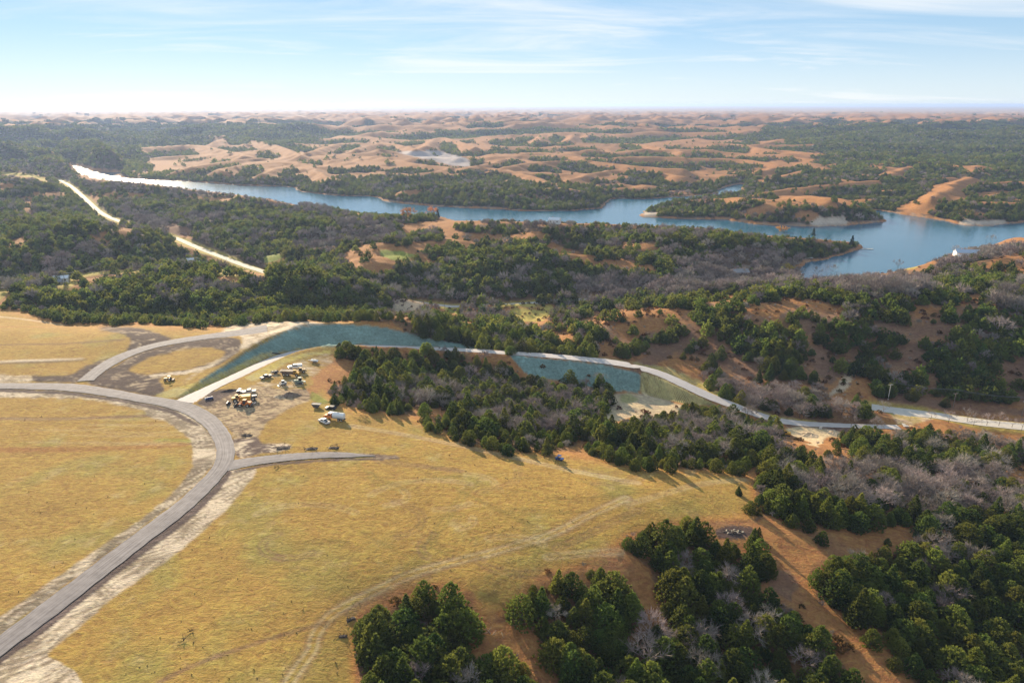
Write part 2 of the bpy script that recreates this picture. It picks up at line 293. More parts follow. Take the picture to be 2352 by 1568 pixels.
# ---- roads cut into / banked on the ground
def zat(x, y, G=None):
    G = Z if G is None else G
    x = np.asarray(x, float); y = np.asarray(y, float)
    a = np.clip(np.interp(np.arctan2(x, y), AZ, np.arange(NA)), 0, NA - 1.001); l = np.clip(np.interp(np.log(np.hypot(x, y) + 1e-6), LR, np.arange(NR)), 0, NR - 1.001)
    i = l.astype(int); j = a.astype(int); fi = l - i; fj = a - j
    return (G[i, j] * (1 - fj) + G[i, j + 1] * fj) * (1 - fi) + (G[i + 1, j] * (1 - fj) + G[i + 1, j + 1] * fj) * fi
def hit(u, v):
    """ground point seen at picture position (u, v)"""
    dx, dy, dz = ray(u, v); az = math.atan2(dx, dy); h = math.hypot(dx, dy)
    j = min(max(np.interp(az, AZ, np.arange(NA)), 0), NA - 1.001); j0 = int(j); f = j - j0
    prof = Z[:, j0] * (1 - f) + Z[:, j0 + 1] * f
    rz = HC + RR * dz / h
    k = np.argmax(rz < prof)
    if k == 0: k = NR - 1
    a = rz[k - 1] - prof[k - 1]; b = prof[k] - rz[k]; t = a / (a + b + 1e-9)
    r = RR[k - 1] + t * (RR[k] - RR[k - 1])
    return r * math.sin(az), r * math.cos(az)
def carve(P, half, slope, zed=None, drop=0.12):
    """grade the ground to a road centreline P [(x, y, z)] with cut and fill slopes"""
    global Z
    P = np.array(P); m = 60
    sel = np.where((X > P[:, 0].min() - m) & (X < P[:, 0].max() + m) & (Y > P[:, 1].min() - m) & (Y < P[:, 1].max() + m))
    if not len(sel[0]): return
    d, zz, _ = dist_line(X[sel], Y[sel], P[:, :2], P[:, 2])
    e = np.maximum(d - half, 0); h = Z[sel]
    z2 = np.clip(h, zz - e * slope, zz + e * slope)
    z2 = np.where(d < half, zz - drop, np.where(d < half + 1.0, np.minimum(z2, zz - 0.05), z2))
    Z[sel] = z2
# paired road edges traced in the picture: (left edge, right edge), optional z
main_L = cLL([(-260,1490),(-120,1390),(0,1300),(200,1150),(400,1000),(600,850),(800,700),(950,590),(1080,480),(1160,400),(1200,330),(1200,260),(1170,190),(1120,130)]) + c1([(1250,812),(1150,772),(1000,740),(850,712),(650,680),(450,655),(250,645),(0,640),(-300,645),(-700,660)])
main_R = cLL([(-260,1610),(-120,1510),(0,1420),(200,1275),(400,1120),(600,960),(800,800),(950,690),(1100,570),(1200,460),(1262,390),(1300,330),(1305,260),(1280,190),(1230,120)]) + c1([(1420,800),(1310,740),(1120,702),(1000,690),(850,660),(700,632),(560,612),(460,600),(250,600),(0,600),(-300,605),(-700,615)])
north_L = c1([(500,612),(560,555),(700,452),(850,387),(1000,342),(1200,302),(1400,276),(1560,258),(1700,238),(1790,222)])
north_R = c1([(600,618),(650,560),(760,482),(900,412),(1050,362),(1250,326),(1400,302),(1560,284),(1700,268),(1800,258)])
east_L = cLL([(1230,345),(1310,330),(1400,318),(1560,300),(1750,288),(1900,288),(2080,300)])
east_R = cLL([(1250,395),(1310,380),(1400,362),(1500,345),(1700,324),(1900,316),(2080,318)])
pav_L = c1([(1150,715,0),(1250,690,-.2),(1400,620,-1),(1550,550,-2),(1700,480,-3),(1850,415,-4),(2000,380,-4.6),(2130,362,-5.2)]) + c5b([(0,425,-6),(130,416,-6.3),(300,413,-6.6),(450,416,-7),(640,423,-7.5),(900,433,-8.5),(1100,444,-9.3),(1250,455,-10),(1400,462,-10.7),(1600,475,-11.7),(1800,493,-13),(2000,513,-14.5),(2150,537,-16)]) + c7w([(0,485,-17.5),(150,520,-19.3),(300,587,-21.5),(450,657,-24),(600,718,-26.5),(720,765,-28.3),(850,806,-30),(1000,828,-31),(1200,840,-31.6),(1400,848,-32),(1600,851,-32.2)])
pav_R = c1([(1320,745,0),(1330,715,-.2),(1450,640,-1),(1600,575,-2),(1750,500,-3),(1880,440,-4),(2010,398,-4.6),(2130,378,-5.2)]) + c5b([(0,440,-6),(130,432,-6.3),(300,431,-6.6),(450,435,-7),(640,441,-7.5),(900,454,-8.5),(1100,464,-9.3),(1250,476,-10),(1400,486,-10.7),(1600,502,-11.7),(1800,522,-13),(2000,549,-14.5),(2150,578,-16)]) + c7w([(0,512,-17.5),(150,552,-19.3),(300,624,-21.5),(450,697,-24),(600,752,-26.5),(735,800,-28.3),(870,842,-30),(1000,858,-31),(1200,866,-31.6),(1400,872,-32),(1600,878,-32.2)])
def strip(Lp, Rp, on_ground, n=140, zoff=0.0):
    if on_ground:
        a = [hit(u, v) for u, v in Lp]; b = [hit(u, v) for u, v in Rp]
    else:
        a = [on_z(u, v, z) + (z,) for u, v, z in Lp]; b = [on_z(u, v, z) + (z,) for u, v, z in Rp]
    def rs(P):
        P = chaikin(P, 3); d = np.r_[0, np.cumsum(np.linalg.norm(np.diff(P[:, :2], axis=0), axis=1))]; t = np.linspace(0, d[-1], n)
        return np.stack([np.interp(t, d, P[:, k]) for k in range(P.shape[1])], 1)
    a = rs(a); b = rs(b)
    if on_ground:
        za = zat(a[:, 0], a[:, 1]); zb = zat(b[:, 0], b[:, 1]); z = (za + zb) / 2
        k = 9; z = np.convolve(np.pad(z, k // 2, mode='edge'), np.ones(k) / k, 'valid')
        a = np.c_[a, z]; b = np.c_[b, z]
    # make the strip of even width about its centre line: pair points across, not along
    c = (a + b) / 2
    return a, b, c
def width_of(a, b): return float(np.median(np.linalg.norm((a - b)[:, :2], axis=1)))
ROADS = {}
def road_from(name, Lp, Rp, on_ground, slope, half=None, n=160, shoulder=1.0):
    a, b, c = strip(Lp, Rp, on_ground, n)
    t = np.gradient(c[:, :2], axis=0); t /= np.linalg.norm(t, axis=1)[:, None] + 1e-9; nrm = np.c_[-t[:, 1], t[:, 0]]
    w = np.abs(((a - b)[:, :2] * nrm).sum(1)); k = 15
    w = np.convolve(np.pad(w, k // 2, mode='edge'), np.ones(k) / k, 'valid') / 2
    if half: w = np.full_like(w, half)
    carve(c, float(np.median(w)) + shoulder, slope)
    ROADS[name] = (c, w, nrm)
    return c, w
for nm, q in (('main', road_from('main', main_L, main_R, True, 0.3)), ('north', road_from('north', north_L, north_R, True, 0.3)), ('east', road_from('east', east_L, east_R, True, 0.3)),
              ('paved', road_from('paved', pav_L, pav_R, False, 0.62, n=260))):
    print('ROAD', nm, 'half width', round(float(np.median(q[1])), 2), 'len', len(q[0]))
def line_road(name, pts, half, z=None, slope=0.5, n=120):
    P = [hit(u, v) + (0,) if z is None else on_z(u, v, z) + (z,) for u, v in pts] if not (len(pts[0]) == 3) else [on_z(u, v, q) + (q,) for u, v, q in pts]
    P = resample(chaikin(P, 3), 4.0)
    if len(pts[0]) != 3 and z is None:
        zz = zat(P[:, 0], P[:, 1]); k = 31; P[:, 2] = np.convolve(np.pad(zz, k // 2, mode='edge'), np.ones(k) / k, 'valid')
    t = np.gradient(P[:, :2], axis=0); t /= np.linalg.norm(t, axis=1)[:, None] + 1e-9
    carve(P, half + 1.2, slope); ROADS[name] = (P, np.full(len(P), half), np.c_[-t[:, 1], t[:, 0]])
line_road('highway', [(134,412,-37.3),(150,420,-37.2),(163,427,-37)] + c3([(560,655,-36.5),(640,730,-36),(700,785,-36),(830,840,-35.5),(1000,890,-35),(1200,945,-34),(1300,990,-33.6),(1420,1040,-33.2),(1540,1085,-33),(1680,1140,-33),(1840,1190,-33),(2100,1290,-33.5)]), 3.7)
line_road('county', c7([(960,215,-32),(1080,235,-32),(1300,262,-31.8),(1550,290,-31.6),(1800,335,-31.4),(2100,372,-31.2),(2352,395,-31),(2800,440,-31)]), 4.2)
line_road('valley', [(880,684,-34.6),(930,690,-34.8),(1018,703,-35),(1049,704,-35),(1110,702,-35),(1172,699,-35),(1240,695,-35),(1320,688,-34.5),(1420,684,-34)], 3.2)
line_road('lane', c3([(-60,498,-36),(0,500,-36),(120,510,-36),(240,522,-36.5),(330,555,-37),(420,572,-37.2)]), 4.0)
# ------------------------------------------------------------------ woods and clearings traced in the picture
T1 = [(829,1405),(870,1370),(918,1346),(990,1330),(1010,1350),(1060,1345),(1097,1365),(1098,1400),(1080,1430),(1060,1455),(1040,1490),(1090,1470),(1130,1470),(1175,1485),(1205,1510),(1235,1568),(1250,1780),(820,1780),(828,1540),(815,1480)]
T2 = [(1413,1257),(1421,1232),(1468,1211),(1586,1190),(1637,1215),(1671,1240),(1722,1240),(1730,1195),(1755,1200),(1772,1229),(1793,1278),(1775,1313),(1790,1380),(1838,1345),(1859,1369),(1880,1417),(1912,1452),(1967,1498),(2013,1557),(2060,1780),(1310,1780),(1290,1545),(1260,1507),(1244,1465),(1235,1435),(1180,1405),(1184,1376),(1235,1317),(1337,1300),(1388,1300),(1455,1312),(1489,1338),(1460,1300),(1430,1275)]
T3 = [(1863,1299),(1912,1274),(1957,1278),(1988,1257),(2030,1243),(2090,1225),(2160,1222),(2230,1200),(2352,1190),(2850,1180),(2850,1780),(2130,1780),(2095,1557),(2070,1515),(2045,1463),(2020,1442),(1967,1425),(1933,1407),(1885,1386),(1872,1341)]
T4 = [(1714,1150),(1745,1101),(1735,1060),(1790,1035),(1830,1012),(1890,1030),(1915,1010),(1950,987),(2010,992),(2070,985),(2130,975),(2200,990),(2352,1005),(2850,1015),(2850,1190),(2352,1190),(2230,1195),(2160,1215),(2090,1215),(2020,1205),(1950,1200),(1900,1195),(1860,1185),(1800,1180),(1770,1190),(1735,1180)]
T5 = [(1319,1010),(1360,979),(1411,965),(1462,955),(1531,941),(1600,929),(1653,933),(1722,948),(1752,964),(1779,960),(1798,986),(1800,1017),(1840,1005),(1840,1020),(1750,1060),(1722,1068),(1684,1078),(1638,1074),(1531,1068),(1455,1062),(1400,1050),(1345,1035)]
T6 = [(765,825),(765,805),(779,785),(816,781),(826,801),(857,790),(874,803),(963,790),(994,798),(1073,794),(1086,811),(1168,817),(1182,842),(1240,863),(1325,863),(1370,852),(1397,883),(1414,904),(1394,928),(1363,934),(1250,925),(1150,930),(1018,934),(919,941),(830,938),(806,924),(748,917),(741,890),(772,870),(825,845),(810,825)]
T7 = [(973,945),(1040,935),(1103,917),(1172,911),(1308,931),(1377,945),(1394,969),(1370,979),(1319,1012),(1288,1027),(1233,1031),(1127,1027),(1052,1005),(1025,988),(984,976)]
T8 = [(895,722),(967,716),(1069,738),(1155,743),(1257,764),(1325,784),(1339,811),(1260,809),(1165,799),(1090,785),(1001,774),(919,748)]
T9 = [(-600,660),(6,668),(38,659),(146,653),(176,645),(205,635),(293,624),(381,609),(469,615),(498,630),(586,622),(645,618),(689,621),(766,655),(817,668),(895,697),(895,731),(880,732),(820,730),(700,728),(560,738),(450,743),(330,735),(250,738),(130,733),(60,709),(0,702),(-600,697)]
T10 = c7w([(420,500),(600,500),(700,540),(760,590),(900,600),(1200,620),(1400,680),(1530,800),(1540,835),(1200,825),(900,795),(850,790),(640,700),(480,620),(420,560)])
RIGHTHILL = [(1340,815),(1310,740),(1290,700),(1350,690),(1450,690),(1560,672),(1650,664),(2352,600),(2850,590),(2850,935),(2352,925),(2270,915),(2150,915),(2020,905),(1960,880),(1900,880),(1850,870),(1800,880),(1700,880),(1640,850),(1560,815),(1480,815),(1400,805)]
MIDALL = [(-600,230),(2850,230),(2850,640),(2352,640),(1560,690),(1300,690),(1240,688),(1000,690),(890,690),(760,660),(690,640),(500,635),(380,640),(200,640),(30,665),(-600,670)]
VALLEY = [(890,690),(1300,690),(1345,740),(1250,760),(1100,735),(960,720),(900,725)]
RD = dict  # readability only
CLEAR = [  # polygon, ground, tree density left
 ([(117,663),(160,630),(233,623),(343,613),(333,622),(233,631),(200,638),(160,662)],'yellow',.02), ([(-400,665),(0,662),(28,660),(5,690),(-400,702)],'yellow',.02),
 ([(180,640),(240,630),(215,650),(175,664)],'rust',.1), ([(603,590),(645,580),(657,592),(607,606)],'green',.02), (c3([(1400,1240),(1490,1225),(1490,1245),(1400,1255)]),'rust',.05),
 (c3([(1470,1180),(1560,1150),(1620,1190),(1700,1230),(1600,1220),(1510,1215)]),'yellow',.05), (c3([(40,990),(110,950),(190,935),(170,965),(60,1000)]),'rust',.05), (c3([(590,915),(700,950),(830,962),(700,970),(640,950)]),'rust',.1),
 (c3([(800,890),(870,865),(980,855),(900,880),(820,915)]),'rust',.05), (c3([(130,690),(230,630),(480,635),(470,650),(230,660),(210,760),(250,820),(150,740)]),'rust',.15), (c3([(600,640),(860,635),(1030,650),(1000,665),(700,660),(640,690)]),'rust',.1), (c3([(1170,660),(1500,670),(1690,680),(1500,690)]),'rust',.1),
 (c3([(0,572),(90,575),(95,595),(0,605)]),'rust',.0), (c3([(1140,870),(1210,850),(1310,890),(1320,930),(1200,940),(1150,910)]),'brown',.1), (c3([(680,870),(720,865),(730,895),(690,900)]),'green',.1),
 ([(786,581),(827,562),(878,557),(929,569),(984,588),(1028,594),(984,597),(912,601),(868,618),(800,602)],'rust',.06), ([(868,572),(925,576),(965,592),(905,598),(880,590)],'green',.02),
 ([(1011,526),(1038,518),(1056,531),(1093,537),(1158,539),(1243,531),(1270,530),(1209,543),(1090,549),(1059,557),(1036,552)],'rust',.04), ([(936,557),(1028,550),(1028,556),(940,563)],'rust',.05),
 ([(1253,567),(1270,550),(1287,567),(1345,584),(1414,591),(1492,606),(1520,616),(1448,610),(1380,600),(1311,586)],'rust',.08), ([(1425,556),(1470,560),(1520,556),(1500,565),(1440,565)],'rust',.2),
 ([(1170,707),(1213,710),(1270,698),(1278,716),(1245,736),(1200,738)],'yellow',.02), ([(895,692),(919,686),(980,691),(978,707),(919,718),(897,708)],'tan',.03), ([(1020,702),(1058,704),(1060,720),(1030,722)],'green',.1), ([(1065,725),(1090,722),(1085,738),(1065,738)],'green',.1),
 (c5b([(1700,230),(1850,190),(2000,175),(2285,160),(2352,190),(2352,330),(2200,330),(2110,390),(1990,310),(1900,250)]),'rust',.05), (c5b([(1860,390),(2000,400),(2040,470),(1930,480),(1870,440)]),'rust',.05), (c5b([(2160,430),(2352,390),(2352,500),(2200,470)]),'brown',.12),
 (c7w([(380,70),(520,65),(720,60),(650,105),(450,112)]),'rust',.08), (c7w([(670,150),(820,110),(900,95),(1100,97),(1310,150),(1150,172),(1000,128),(880,190),(860,225),(700,185)]),'rust',.05), (c7w([(0,160),(100,140),(260,140),(380,160),(280,205),(60,230)]),'rust',.05),
 (c7w([(350,260),(480,260),(560,370),(700,480),(860,560),(700,590),(500,480),(300,400),(0,560),(0,480),(280,330)]),'brown',.05), (c7w([(1110,380),(1200,400),(1250,500),(1200,620),(1050,480)]),'brown',.05), (c7w([(1450,230),(1680,255),(1880,225),(1935,280),(1890,335),(1700,310),(1560,265)]),'brown',.03),
 (c7w([(980,225),(1060,220),(1120,300),(1040,310)]),'brown',.05), (c7w([(1500,400),(1680,355),(1800,460),(1700,510),(1560,510)]),'brown',.1), (c7w([(1220,560),(1400,550),(1460,580),(1450,660),(1400,690),(1230,670)]),'rust',.03), (c7w([(1640,130),(1880,145),(1900,165),(1700,205)]),'rust',.05),
 (c7w([(1930,125),(2000,68),(2140,38),(2110,90),(1960,145)]),'rust',.02), (c7w([(2190,470),(2400,470),(2400,740),(2250,650)]),'brown',.08), (c7w([(1460,690),(1600,665),(1900,700),(2352,760),(2800,790),(2800,830),(2352,800),(1800,760),(1500,740)]),'brown',.06), (c7w([(1180,700),(1260,560),(1330,540),(1300,620)]),'tan',.1),
 (c5([(2180,1050),(2280,1035),(2360,1045),(2500,1060),(2500,1180),(2352,1170),(2200,1150),(2050,1130)]),'rust',.2), (c5([(1870,1370),(2000,1310),(2120,1270),(2110,1300),(1950,1380)]),'rust',.04), (c5([(1700,1340),(1760,1330),(1760,1360),(1700,1365)]),'rust',.05), (c5([(2280,1210),(2352,1200),(2352,1240),(2300,1240)]),'rust',.05),
 (c5([(1560,1115),(1630,1110),(1625,1135),(1560,1140)]),'yellow',.05),
 # lake shore bluffs and far slopes
 ([(1857,517),(1877,498),(1908,498),(1942,495),(1950,514),(1891,521)],'bluff',.0), ([(2198,516),(2215,502),(2259,508),(2300,502),(2321,514),(2266,520)],'bluff',.0), ([(1473,497),(1485,485),(1511,488),(1511,498)],'bluff',.0), ([(902,349),(1004,345),(1073,364),(1084,383),(1039,381),(970,364)],'grey',.03),
 (c5([(450,750),(700,670),(850,640),(1000,655),(1130,710),(1000,700),(850,680),(780,700),(600,740)]),'rust',.05), (c5([(800,775),(850,740),(930,745),(1000,780),(900,790)]),'rust',.05), (c5([(1470,730),(1700,640),(1850,540),(1950,520),(2050,540),(1900,610),(1780,680),(1720,740),(1560,755)]),'rust',.05), (c5([(1900,640),(2100,620),(2300,600),(2300,610),(2100,640)]),'rust',.05), (c5([(640,620),(900,580),(1150,550),(1450,540),(1300,560),(1050,570),(940,610),(800,640)]),'rust',.08),
 (c5([(1220,690),(1240,640),(1290,640),(1290,690)]),'rust',.1), (c4([(280,630),(600,600),(740,575),(600,605),(520,625)]),'rust',.1), (c4([(1130,590),(1300,640),(1480,655),(1300,650)]),'rust',.1),
 (c8([(570,470),(690,400),(800,500),(1000,640),(1060,690),(950,760),(950,880),(1000,1010),(1160,1090),(1300,1150),(1440,1210),(1500,1380),(1640,1520),(1750,1800),(1500,1800),(1400,1500),(1250,1330),(1090,1190),(980,1090),(850,900),(660,880),(740,740),(700,600)]),'rust',.0),
 (c8([(1090,500),(1200,490),(1420,510),(1640,470),(1700,490),(1560,560),(1400,600),(1330,620),(1300,560),(1180,540)]),'rust',.12), (c8([(1800,480),(1950,510),(1930,560),(1800,520)]),'rust',.1), (c8([(2230,60),(2352,80),(2500,120),(2500,200),(2352,180),(2250,120)]),'rust',.1),
 (c7w([(750,980),(780,1060),(740,1150),(700,1100)]),'rust',.2), (c7([(480,600),(560,580),(680,585),(860,580),(830,660),(700,640),(640,650),(560,690),(500,690)]),'rust',.05), (c7([(940,450),(1190,450),(1190,490),(1000,490)]),'rust',.05), (c7([(160,400),(480,390),(700,430),(720,480),(560,490),(520,540),(440,580),(250,480)]),'dirt',.0),
 (c5b([(630,840),(900,840),(880,865),(660,860)]),'rust',.0), (c5b([(1740,1020),(1850,1010),(1830,1050),(1750,1060)]),'rust',.0), ([(1440,1262),(1500,1330),(1540,1390),(1500,1390),(1470,1330),(1430,1290)],'rust',.05),
 (c5b([(110,480),(270,490),(280,520),(200,560),(110,640),(40,700),(0,760),(-60,760),(-40,600),(20,500)]),'rust',.0), (c5b([(500,545),(540,550),(530,580),(510,570)]),'rust',.0), (c8([(660,790),(780,780),(850,880),(800,1000),(720,960),(660,900)]),'brown',.0)]
BARE = [([(1850,1080),(1900,1060),(1960,1050),(2050,1060),(2150,1065),(2352,1050),(2850,1050),(2850,1130),(2352,1150),(2200,1160),(2100,1170),(2000,1150),(1900,1140),(1850,1120)],.78), ([(2150,985),(2352,995),(2850,1000),(2850,1045),(2352,1045),(2250,1030)],.75), ([(1741,994),(1840,985),(1840,1020),(1760,1030)],.8),
 ([(790,885),(870,862),(1000,872),(1100,865),(1200,878),(1300,872),(1390,885),(1400,925),(1200,925),(1000,928),(900,925),(820,910)],.33), ([(1050,940),(1150,928),(1300,940),(1375,955),(1350,978),(1250,988),(1100,978),(1040,960)],.58), ([(1480,985),(1600,950),(1740,955),(1740,1010),(1600,1030),(1500,1030)],.45), (T10,.85),
 ([(1550,588),(1584,605),(1720,554),(1795,567),(1788,598),(1840,591),(1846,636),(1891,632),(2010,629),(2061,591),(2130,598),(2181,561),(2232,547),(2317,537),(2400,547),(2400,567),(2266,598),(2198,608),(2130,619),(2147,666),(2027,683),(1891,660),(1754,653),(1652,666),(1550,673)],.88),
 ([(766,530),(766,505),(830,500),(915,510),(930,545),(800,555)],.8), ([(1325,640),(1568,640),(1568,684),(1480,672),(1400,690),(1320,690)],.85), (c3([(760,730),(1000,740),(1100,800),(1200,830),(1330,850),(1320,940),(1200,950),(1000,860)]),.9),
 ([(333,418),(500,423),(600,443),(640,438),(766,468),(766,497),(690,482),(560,453),(400,437)],.8), (c3([(1260,820),(1300,780),(1540,775),(1540,830),(1400,840)]),.9), (c3([(1470,1010),(1700,1080),(1860,1150),(1700,1130),(1500,1050)]),.9), (c3([(1980,1030),(2130,890),(2352,890),(2352,1000),(2150,1040)]),.9), (c3([(330,1060),(470,1060),(480,1200),(330,1230)]),.75), (c3([(1300,950),(1420,960),(1480,1010),(1340,1000)]),.8),
 (c3([(0,430),(480,430),(600,600),(900,640),(1500,680),(1480,620),(900,560),(500,520),(300,560),(0,560)]),.55), (VALLEY,.45), (c5b([(450,30),(800,60),(1100,80),(1500,60),(1500,100),(800,120),(450,110)]),.6), ([(1010,497),(1200,505),(1400,520),(1550,530),(1550,540),(1300,525),(1020,515)],.6), (c4([(1250,830),(1400,830),(1400,890),(1250,890)]),.9), (c4([(1500,1180),(1830,1190),(1830,1260),(1650,1250)]),.7),
 (c8([(850,130),(1100,80),(1600,150),(2352,250),(2352,380),(1700,360),(1300,340),(1000,290),(850,260)]),.78), (c8([(1650,560),(1850,620),(2100,700),(2050,760),(1800,680),(1650,640)]),.7), (c8([(150,1150),(500,1130),(560,1250),(640,1350),(600,1531),(150,1531)]),.2), (c8([(2000,930),(2352,900),(2500,900),(2500,1080),(2100,1050)]),.2),
 (c2b([(400,1270),(600,1250),(640,1400),(480,1440),(440,1380)]),.15), (c2b([(1550,1220),(1800,1150),(2050,1180),(2050,1260),(1700,1420),(1560,1380)]),.2)]
Dm = np.zeros((MH, MW), np.float32)
for P in (T1, T2, T3, T4, T5, T6, T7, T8, T9, T10): Dm = np.maximum(Dm, mask([P], 0))
Dm = np.maximum(Dm, mask([MIDALL], 0)); Dm = np.maximum(Dm, 0.86 * mask([RIGHTHILL], 0)); Dm = np.maximum(Dm, 0.4 * mask([VALLEY], 0))
def corridor(pts, w): return [(u, v - w) for u, v in pts] + [(u, v + w * 1.6) for u, v in pts[::-1]]
CLEAR += [(corridor([(134,412),(163,427)] + c3([(560,655),(640,730),(700,785),(830,840)]), 4), 'yellow', 0.0), (corridor(c3([(1190,945),(1300,990),(1420,1040),(1540,1085),(1680,1140),(1850,1190)]), 5), 'yellow', 0.0), (corridor([(1150,701),(1172,699),(1240,695)], 5), 'yellow', .0), (corridor([(1000,702),(1049,704)], 4), 'yellow', .0), (corridor(c3([(0,500),(120,510),(240,522),(330,555)]), 3), 'yellow', .0)]
CLm = np.ones((MH, MW), np.float32)
for P, g, d in CLEAR:
    m = mask([P], 0); CLm = CLm * (1 - m) + d * m
DmS = np.maximum(Dm, mask([T1, T2, T3, T4, T5, T6, T7, T8, T9, T10, RIGHTHILL, MIDALL, VALLEY], 5) * 1.6)
Bm = np.full((MH, MW), 0.07, np.float32)
for P, b in BARE:
    m = mask([P], 2); Bm = Bm * (1 - m) + b * m
lsh = np.zeros_like(lm); lsh[:-1] = lm[1:]; cc = int((690 - MU0) / MS); lsh[:, cc:] = 0; lsh[:-5, cc:] = lm[5:, cc:]; CLm *= 1 - np.minimum(lm, lsh)      # nothing grows across the open water
# how far the cedars have taken over the far hills (higher = grass wins)
Tm = np.full((MH, MW), 0.10, np.float32)
for P, t in (([(640,280),(1760,283),(1900,345),(1700,338),(1560,322),(1300,330),(900,330),(760,318),(640,338)],.42), ([(-600,285),(700,275),(760,320),(640,345),(480,330),(330,345),(280,380),(300,400),(-600,440)],-.75), ([(1750,285),(2850,270),(2850,372),(2352,372),(2050,372),(1920,360),(1900,330),(1750,315)],-.8), ([(-600,235),(2850,235),(2850,266),(1900,268),(1750,282),(700,275),(-600,276)],.55),
             ([(285,375),(330,340),(500,316),(640,338),(760,318),(900,330),(1100,330),(1300,330),(1560,322),(1700,338),(1900,345),(1870,365),(1720,400),(1680,430),(1600,440),(1300,425),(1050,410),(900,410),(760,418),(560,418),(430,395)],.62), ([(1720,375),(2850,372),(2850,520),(2352,515),(2000,520),(1500,500),(1700,440)],.12),
             ([(680,425),(880,405),(1100,410),(1400,440),(1400,490),(1100,485),(870,460)],-.7), ([(-600,430),(160,425),(400,430),(690,470),(1010,500),(1400,512),(1800,535),(2000,565),(2352,540),(2850,540),(2850,1800),(-600,1800)],-3)):
    m = mask([P], 4); Tm = Tm * (1 - m) + t * m
# slope facing the camera (north side) and hollows
def boxblur(G, ka, kr):
    for ax, k in ((0, kr), (1, ka)):
        c = np.cumsum(np.pad(G, [(k + 1, k) if q == ax else (0, 0) for q in (0, 1)], mode='edge'), axis=ax); n = 2 * k + 1
        G = (np.take(c, range(n, c.shape[ax]), ax) - np.take(c, range(0, c.shape[ax] - n), ax)) / n
    return G
Zs = boxblur(Z, 3, 3); Zb = boxblur(Z, 16, 9)
FACE = np.gradient(Zs, axis=0) / np.gradient(RR)[:, None]
RAV = (Zb - Zs) / np.maximum(R2 * 0.0022, 1.5)
SC = np.clip(FACE * 4.5, -1, 1) + 0.55 * np.clip(RAV, -1, 1) + 0.22 * pnoise(X / 70, Y / 70, 71)
LDg = LD
def tree_prob(x, y, z, h):
    H = 2 * h; u, v = project(x, y, z + h); jx = fbm(x / 9, y / 9, 97, 2); jy = fbm(x / 9 + 40, y / 9, 98, 2); jr = 5200 / np.maximum(np.hypot(x, y), 150)
    d = samp(Dm, u, v)
    for k in (.08, .5, .8, 1.0):
        uu, vv = project(x, y, z + H * k); d = np.minimum(d, samp(CLm, uu + jr * jx, vv + .5 * jr * jy))
        if k > .7: d = np.minimum(d, np.where(vv > 690, samp(DmS, uu, vv), 1))
    t = samp(Tm, u, v); b = samp(Bm, u, v)
    s = zat(x, y, SC)
    p = d * np.maximum(smooth(s, t - 0.16, t + 0.16), .006)
    ld = zat(x, y, LDg); p = np.where(ld < 3.0, 0, np.where((ld < 26) & (ld > 3) & (d > .3), np.maximum(p, .7), p))
    return p, b, u, v
# ------------------------------------------------------------------ ground colour (soil and grass; the right hill also carries painted slope shade)
U, V = project(X, Y, Z)
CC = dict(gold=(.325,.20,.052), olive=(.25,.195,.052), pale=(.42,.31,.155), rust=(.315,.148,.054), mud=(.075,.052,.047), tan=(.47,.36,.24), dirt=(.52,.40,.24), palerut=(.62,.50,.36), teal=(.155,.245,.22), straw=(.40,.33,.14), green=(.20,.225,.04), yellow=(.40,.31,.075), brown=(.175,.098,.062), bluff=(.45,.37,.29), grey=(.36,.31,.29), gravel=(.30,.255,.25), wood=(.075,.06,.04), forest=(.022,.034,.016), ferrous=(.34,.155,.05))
CC = {k: np.array(v) for k, v in CC.items()}
nA = fbm(X / 120, Y / 120, 81, 3); nB = fbm(X / 22, Y / 22, 84, 3); nC = fbm(X / 5, Y / 5, 88, 2)
nFar = fbm(X / 700, Y / 700, 91, 3)
def lerp(C, col, w): return C + (col - C) * w[..., None]
C = np.zeros(X.shape + (3,)) + CC['rust']
C = lerp(C, CC['brown'], smooth(nB + .5 * nA, -.1, .9) * .55); C = lerp(C, np.array((.19,.125,.085)), samp(mask([RIGHTHILL], 4), U, V) * (.35 + .4 * smooth(nC + nB, -.3, .5)))  # right hill browner: shade of its slopes put into the soil colour
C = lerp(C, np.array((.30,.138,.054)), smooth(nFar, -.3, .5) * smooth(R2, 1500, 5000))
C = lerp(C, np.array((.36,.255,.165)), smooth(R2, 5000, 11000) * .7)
pt, bf, _, _ = tree_prob(X.ravel(), Y.ravel(), Z.ravel(), 3.0)
pt = pt.reshape(X.shape); bf = bf.reshape(X.shape)
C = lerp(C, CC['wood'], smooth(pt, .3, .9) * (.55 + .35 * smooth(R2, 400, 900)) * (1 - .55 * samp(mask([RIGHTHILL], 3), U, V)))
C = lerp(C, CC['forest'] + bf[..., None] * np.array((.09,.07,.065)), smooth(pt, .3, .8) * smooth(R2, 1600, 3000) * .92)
fld = samp(mask(FIELD, 3), U, V)
G = CC['gold'] + (CC['olive'] - CC['gold']) * smooth(nB + .8 * nA, -.1, .55)[..., None]
G = lerp(G, CC['pale'], smooth(nC + nB * .7, .25, .9) * .35)
edge = samp(mask(FIELD, 14), U, V)
G = lerp(G, CC['ferrous'] * 1.05, smooth(.93 - edge + .12 * nB, .05, .45) * .9)      # taller rust grass along the margins
G = lerp(G, np.array((.36,.19,.05)), smooth(nA, .1, .5) * .45)
C = lerp(C, G, smooth(fld, .3, .7))
Uw = U + 6500 / np.maximum(R2, 150) * fbm(X / 14, Y / 14, 95, 3); Vw = V + 3800 / np.maximum(R2, 150) * fbm(X / 14 + 31, Y / 14, 96, 3)
